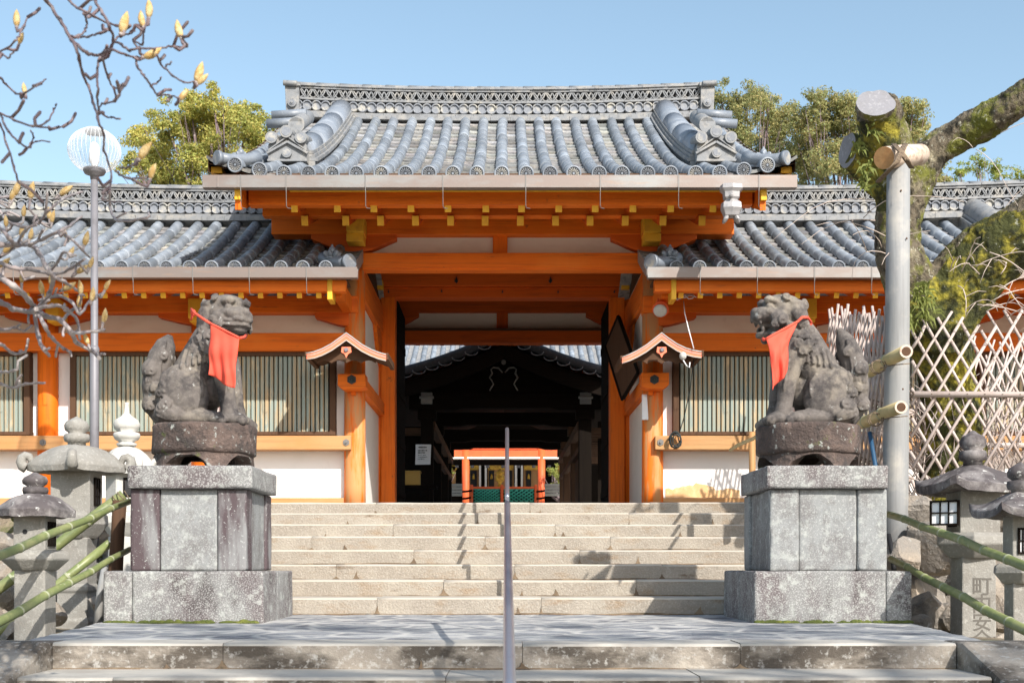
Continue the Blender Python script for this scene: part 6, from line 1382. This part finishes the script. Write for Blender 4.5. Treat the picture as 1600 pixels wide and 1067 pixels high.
for pts, a, b, tw in (
    ([(40, -60), (60, -25), (72, 0), (93, 31), (112, 62), (135, 83), (153, 87)], .0105, .008, 1), ([(115, 66), (124, 93), (128, 112), (138, 135), (146, 160), (153, 185), (162, 211), (163, 236), (169, 253), (174, 278), (171, 300)], .008, .0045, 3),
    ([(140, -40), (149, 0), (160, 20), (171, 42), (177, 65), (169, 79), (155, 93), (152, 118), (153, 146), (155, 174), (174, 184), (188, 186)], .008, .005, 4), ([(95, -30), (108, 0), (124, 14), (146, 25), (169, 37), (190, 44), (194, 48)], .007, .005, 3),
    ([(177, 65), (190, 55), (202, 53), (211, 49)], .006, .004, 1), ([(153, 87), (175, 78), (197, 87), (214, 90), (228, 90)], .007, .0045, 2), ([(177, 65), (190, 70), (202, 79), (216, 76), (247, 76), (267, 73), (292, 74), (286, 62), (282, 56)], .007, .004, 3),
    ([(216, 76), (208, 62), (222, 70), (225, 48), (231, 28)], .006, .004, 1), ([(212, 90), (214, 104), (225, 118), (236, 135), (247, 149), (264, 149), (281, 154)], .0065, .004, 2), ([(236, 135), (247, 129), (252, 121)], .005, .004, 0),
    ([(244, 85), (250, 98), (259, 108), (270, 118), (287, 129), (303, 128)], .006, .004, 1), ([(259, 104), (268, 97)], .005, .004, 0), ([(160, 92), (168, 118), (178, 138), (194, 134), (201, 121)], .0065, .004, 3), ([(178, 138), (180, 158), (160, 162), (156, 172)], .006, .004, 2),
    ([(125, 58), (138, 57), (155, 52), (172, 48)], .006, .005, 2), ([(130, 20), (136, 35), (132, 48), (122, 60)], .006, .005, 2), ([(-30, 95), (-5, 84), (10, 76), (24, 64), (33, 50), (44, 25)], .006, .004, 1), ([(0, 82), (12, 90), (22, 82)], .005, .004, 1),
    ([(-30, 110), (0, 122), (8, 132), (25, 146), (37, 146), (56, 135), (72, 124)], .0065, .004, 2), ([(-30, 160), (0, 177), (22, 187), (51, 197), (73, 191), (84, 171), (88, 162)], .0065, .004, 2), ([(51, 197), (84, 201), (100, 198)], .005, .004, 2), ([(-30, 150), (0, 194), (11, 225), (22, 261), (28, 284)], .006, .005, 2),
    ([(2, 180), (12, 205), (30, 222), (45, 231), (55, 222), (78, 222)], .006, .004, 2), ([(45, 231), (52, 214), (48, 204)], .005, .004, 0), ([(187, 262), (205, 260), (214, 248)], .006, .005, 0), ([(180, 268), (200, 279), (228, 278), (236, 272)], .006, .005, 0), ([(171, 300), (160, 312), (190, 316)], .005, .004, 0)):
    bpath(pts, U, a * .62, b * .62, tw)
V_ = 5.0; mb2_ = mb; mb = MB(); nb_ = len(nodes)
for pts, a, b, tw in (
    ([(-60, 400), (-20, 418), (0, 433), (21, 447), (46, 469), (57, 483), (71, 494), (96, 501), (110, 519), (121, 536), (142, 547), (155, 560)], .013, .007, 3), ([(-50, 460), (0, 472), (21, 483), (50, 487), (57, 483)], .011, .009, 2), ([(-30, 370), (0, 382), (25, 383), (46, 383), (60, 394), (71, 415), (82, 433), (78, 458), (60, 480)], .010, .008, 2),
    ([(53, 485), (60, 526), (68, 545), (77, 556)], .009, .006, 1), ([(57, 483), (70, 510), (84, 530), (100, 545), (110, 549)], .008, .005, 2), ([(110, 519), (128, 520), (158, 516), (162, 514)], .007, .004, 1), ([(60, 470), (90, 462), (112, 472), (124, 490), (140, 470), (160, 458)], .007, .004, 2), ([(82, 433), (100, 440), (118, 452), (132, 462)], .007, .004, 1),
    ([(46, 383), (70, 372), (95, 360), (112, 350), (128, 338)], .007, .004, 2), ([(0, 410), (24, 420), (50, 422), (85, 428), (110, 420), (132, 405)], .008, .005, 2), ([(-30, 340), (-5, 352), (14, 372), (25, 383)], .008, .007, 1), ([(25, 383), (40, 360), (55, 350), (62, 345)], .006, .004, 1), ([(-30, 300), (0, 330), (10, 345), (35, 355), (58, 352)], .006, .005, 2),
    ([(96, 501), (112, 486), (124, 476), (128, 460)], .007, .004, 1), ([(-40, 505), (0, 515), (22, 512), (32, 506)], .007, .004, 1), ([(-40, 540), (0, 538), (20, 552), (38, 550), (42, 540)], .007, .004, 2), ([(-40, 600), (0, 600), (20, 606), (40, 600), (70, 598)], .007, .004, 2), ([(-30, 575), (0, 581), (20, 579), (28, 575)], .006, .004, 1), ([(95, 360), (110, 372), (128, 390), (140, 402)], .006, .004, 1), ([(57, 483), (80, 478), (100, 480), (120, 500), (125, 530)], .008, .005, 2),
    ([(171, 300), (172, 325), (185, 345), (230, 340), (232, 332)], .006, .004, 1), ([(60, 350), (75, 330), (100, 310), (130, 300)], .006, .004, 1), ([(-20, 310), (10, 308), (30, 300)], .006, .004, 1), ([(75, 430), (90, 410), (100, 395), (120, 400)], .006, .004, 1)):
    bpath(pts, V_, a * 1.02, b * 1.05, tw)
tr_ = MB(); tr_.tube([(-3.1, 4.2, -1.6), (-3.0, 4.2, .2), (-2.75, 4.25, 1.6), (-2.55, 4.3, 2.6), (-2.3, 4.2, 3.4)], [.16, .13, .10, .07, .03], 14)
for e in (P(40, -60, 4), P(140, -40, 4), P(95, -30, 4)): tr_.tube([(-2.55, 4.3, 2.6), (-2.0, 4.1, 2.75), e], [.05, .03, .011], 9)
for e, y in ((P(-30, 95, 4), 1), (P(-30, 110, 4), 1), (P(-30, 160, 4), 1), (P(-30, 150, 4), 1)): tr_.tube([(-2.72, 4.25, 1.7), (-2.2, 4.1, e.z - .1), e], [.035, .02, .007], 8)
for e in (P(-60, 400, 5), P(-50, 460, 5), P(-30, 370, 5), P(-30, 340, 5), P(-30, 300, 5), P(-40, 505, 5), P(-40, 540, 5), P(-40, 600, 5), P(-30, 575, 5), P(-20, 310, 5)): tr_.tube([(-2.93, 4.2, .5), (-2.5, 4.6, (e.z + .7) / 2), e], [.05, .025, .009], 8)
part('trunk', tr_, 'twig', mag, fix=False)
BUDS = [(26, 29, 4, .034, 0), (33, 60, 4, .022, 20), (194, 36, 4, .040, 15), (232, 14, 4, .036, 0), (222, 30, 4, .032, -10), (280, 46, 4, .032, -14), (238, 83, 4, .034, 62), (311, 113, 4, .038, 18), (317, 124, 4, .030, 45), (287, 149, 4, .026, 40), (38, 139, 4, .022, -10), (227, 236, 4, .040, 36), (239, 268, 4, .034, 20)]
for (x, y, an) in ((290, 50, 55), (25, 185, -5), (105, 140, 5), (233, 165, 12), (215, 150, -5), (95, 230, 0), (135, 240, 12), (285, 235, -22), (378, 260, 15), (312, 318, 30), (20, 365, 50), (362, 395, 55), (400, 365, 20), (305, 468, 62), (350, 475, -5), (472, 465, 28), (405, 505, 8), (348, 535, 0), (457, 598, 10), (378, 700, -22), (60, 65, 20), (140, 50, 10), (35, 300, 40), (95, 430, 0), (182, 475, -10), (225, 440, 0), (75, 40, 20)): BUDS.append((x * .356, 280 + y * .356, 5, .031 if y > 100 else .036, an))
for (px, py, D, h, an) in BUDS:
    h *= r.uniform(.82, 1.08)
    q = MB(); c = P(px, py, D); R = Matrix.Rotation(rad(an), 3, 'Y'); b = len(q.v); prof = [(.02, -1), (.18, -.92), (.32, -.62), (.385, -.2), (.36, .2), (.26, .58), (.13, .86), (.03, 1.05)]; K = 12
    ax = r.uniform(-.12, .12)
    for (rr, z) in prof:
        for k in range(K):
            th = 2 * math.pi * k / K; ww = 1 + .08 * math.cos(th * 2 + z); q.v.append(c + R @ Vector((rr * ww * math.cos(th) + ax * (1 - z * z) , rr * ww * math.sin(th), z)) * h * .92)
    for i in range(len(prof) - 1):
        for k in range(K): k2 = (k + 1) % K; q.face((b + i * K + k, b + i * K + k2, b + (i + 1) * K + k2, b + (i + 1) * K + k), 0, True)
    if D < 4.5: pass
    q.lathe(c + R @ Vector((0, 0, -h * .98)), [(h * .12, -h * .12), (h * .22, 0), (h * .16, h * .15)], 8, 1)
    part('bud', q, ['bud', 'twig'], mag, fix=True)
    foot = c + R @ Vector((0, 0, -h * 1.0)); nn_ = nodes[:nb_] if D < 4.5 else nodes[nb_:]; cand = min(nn_, key=lambda n: (n - foot).length + (3 if n.z > foot.z + .05 else 0)); m_ = foot + R @ Vector((0, 0, -1)) * min(.05, (cand - foot).length * .4); (mb2_ if D < 4.5 else mb).tube([foot, m_, (m_ + cand) / 2 + Vector((.004, 0, -.004)), cand], [.0055, .0052, .005, .0048], 6)
part('branch', mb2_, 'twig_dark', mag, fix=False); part('branch', mb, 'twig', mag, fix=False)
# ---------------------------------------------------------------- tree behind the viewer that dapples the landing
def shade_tree():
    r = random.Random(55); t = thing('shade_tree', 'leafy tree behind the viewer whose boughs dapple the landing with shade', 'tree', (9.5, -6.5, -1.45)); mb = MB(); dv = Vector((.5, -1, .82)); ends = []
    for k in range(105):
        g = Vector((r.uniform(-3.9, 3.9), r.uniform(5.7, 9.0), 0))
        if mnoise.noise(Vector((g.x * 1.1, g.y * 1.5, 3.3))) < -.10: continue
        c = g + dv * r.uniform(12.2, 14.5); R = r.uniform(.22, .42); ends.append(c)
        for j in range(70):
            d = Vector((r.gauss(0, 1), r.gauss(0, 1), r.gauss(0, 1))).normalized(); p = c + d * R * r.random() ** .45; x = Vector((r.gauss(0, 1), r.gauss(0, 1), r.gauss(0, .5))).normalized(); y = x.cross(d).normalized(); s_ = r.uniform(.08, .16)
            b = len(mb.v); mb.v += [p - x * s_ * .5, p - y * s_ * .24, p + x * s_ * .5, p + y * s_ * .24]; tt = r.uniform(.8, 1.2); mb.face((b, b + 1, b + 2, b + 3), 0, False, (tt, tt, tt * .95))
    part('crown', mb, 'leaf_green', t, fix=False); tm = MB(); top = Vector((8.2, -5.6, 9.4)); tm.tube([(9.5, -6.5, -1.6), (9.3, -6.4, 3), (8.7, -6, 6.5), top], [.3, .24, .17, .1], 12)
    for c in ends[::3]: m_ = top.lerp(c, .55) - Vector((0, 0, .4)); tm.tube([top, m_, c], [.05, .03, .01], 6)
    part('trunk', tm, 'twig_dark', t, fix=False)
shade_tree()
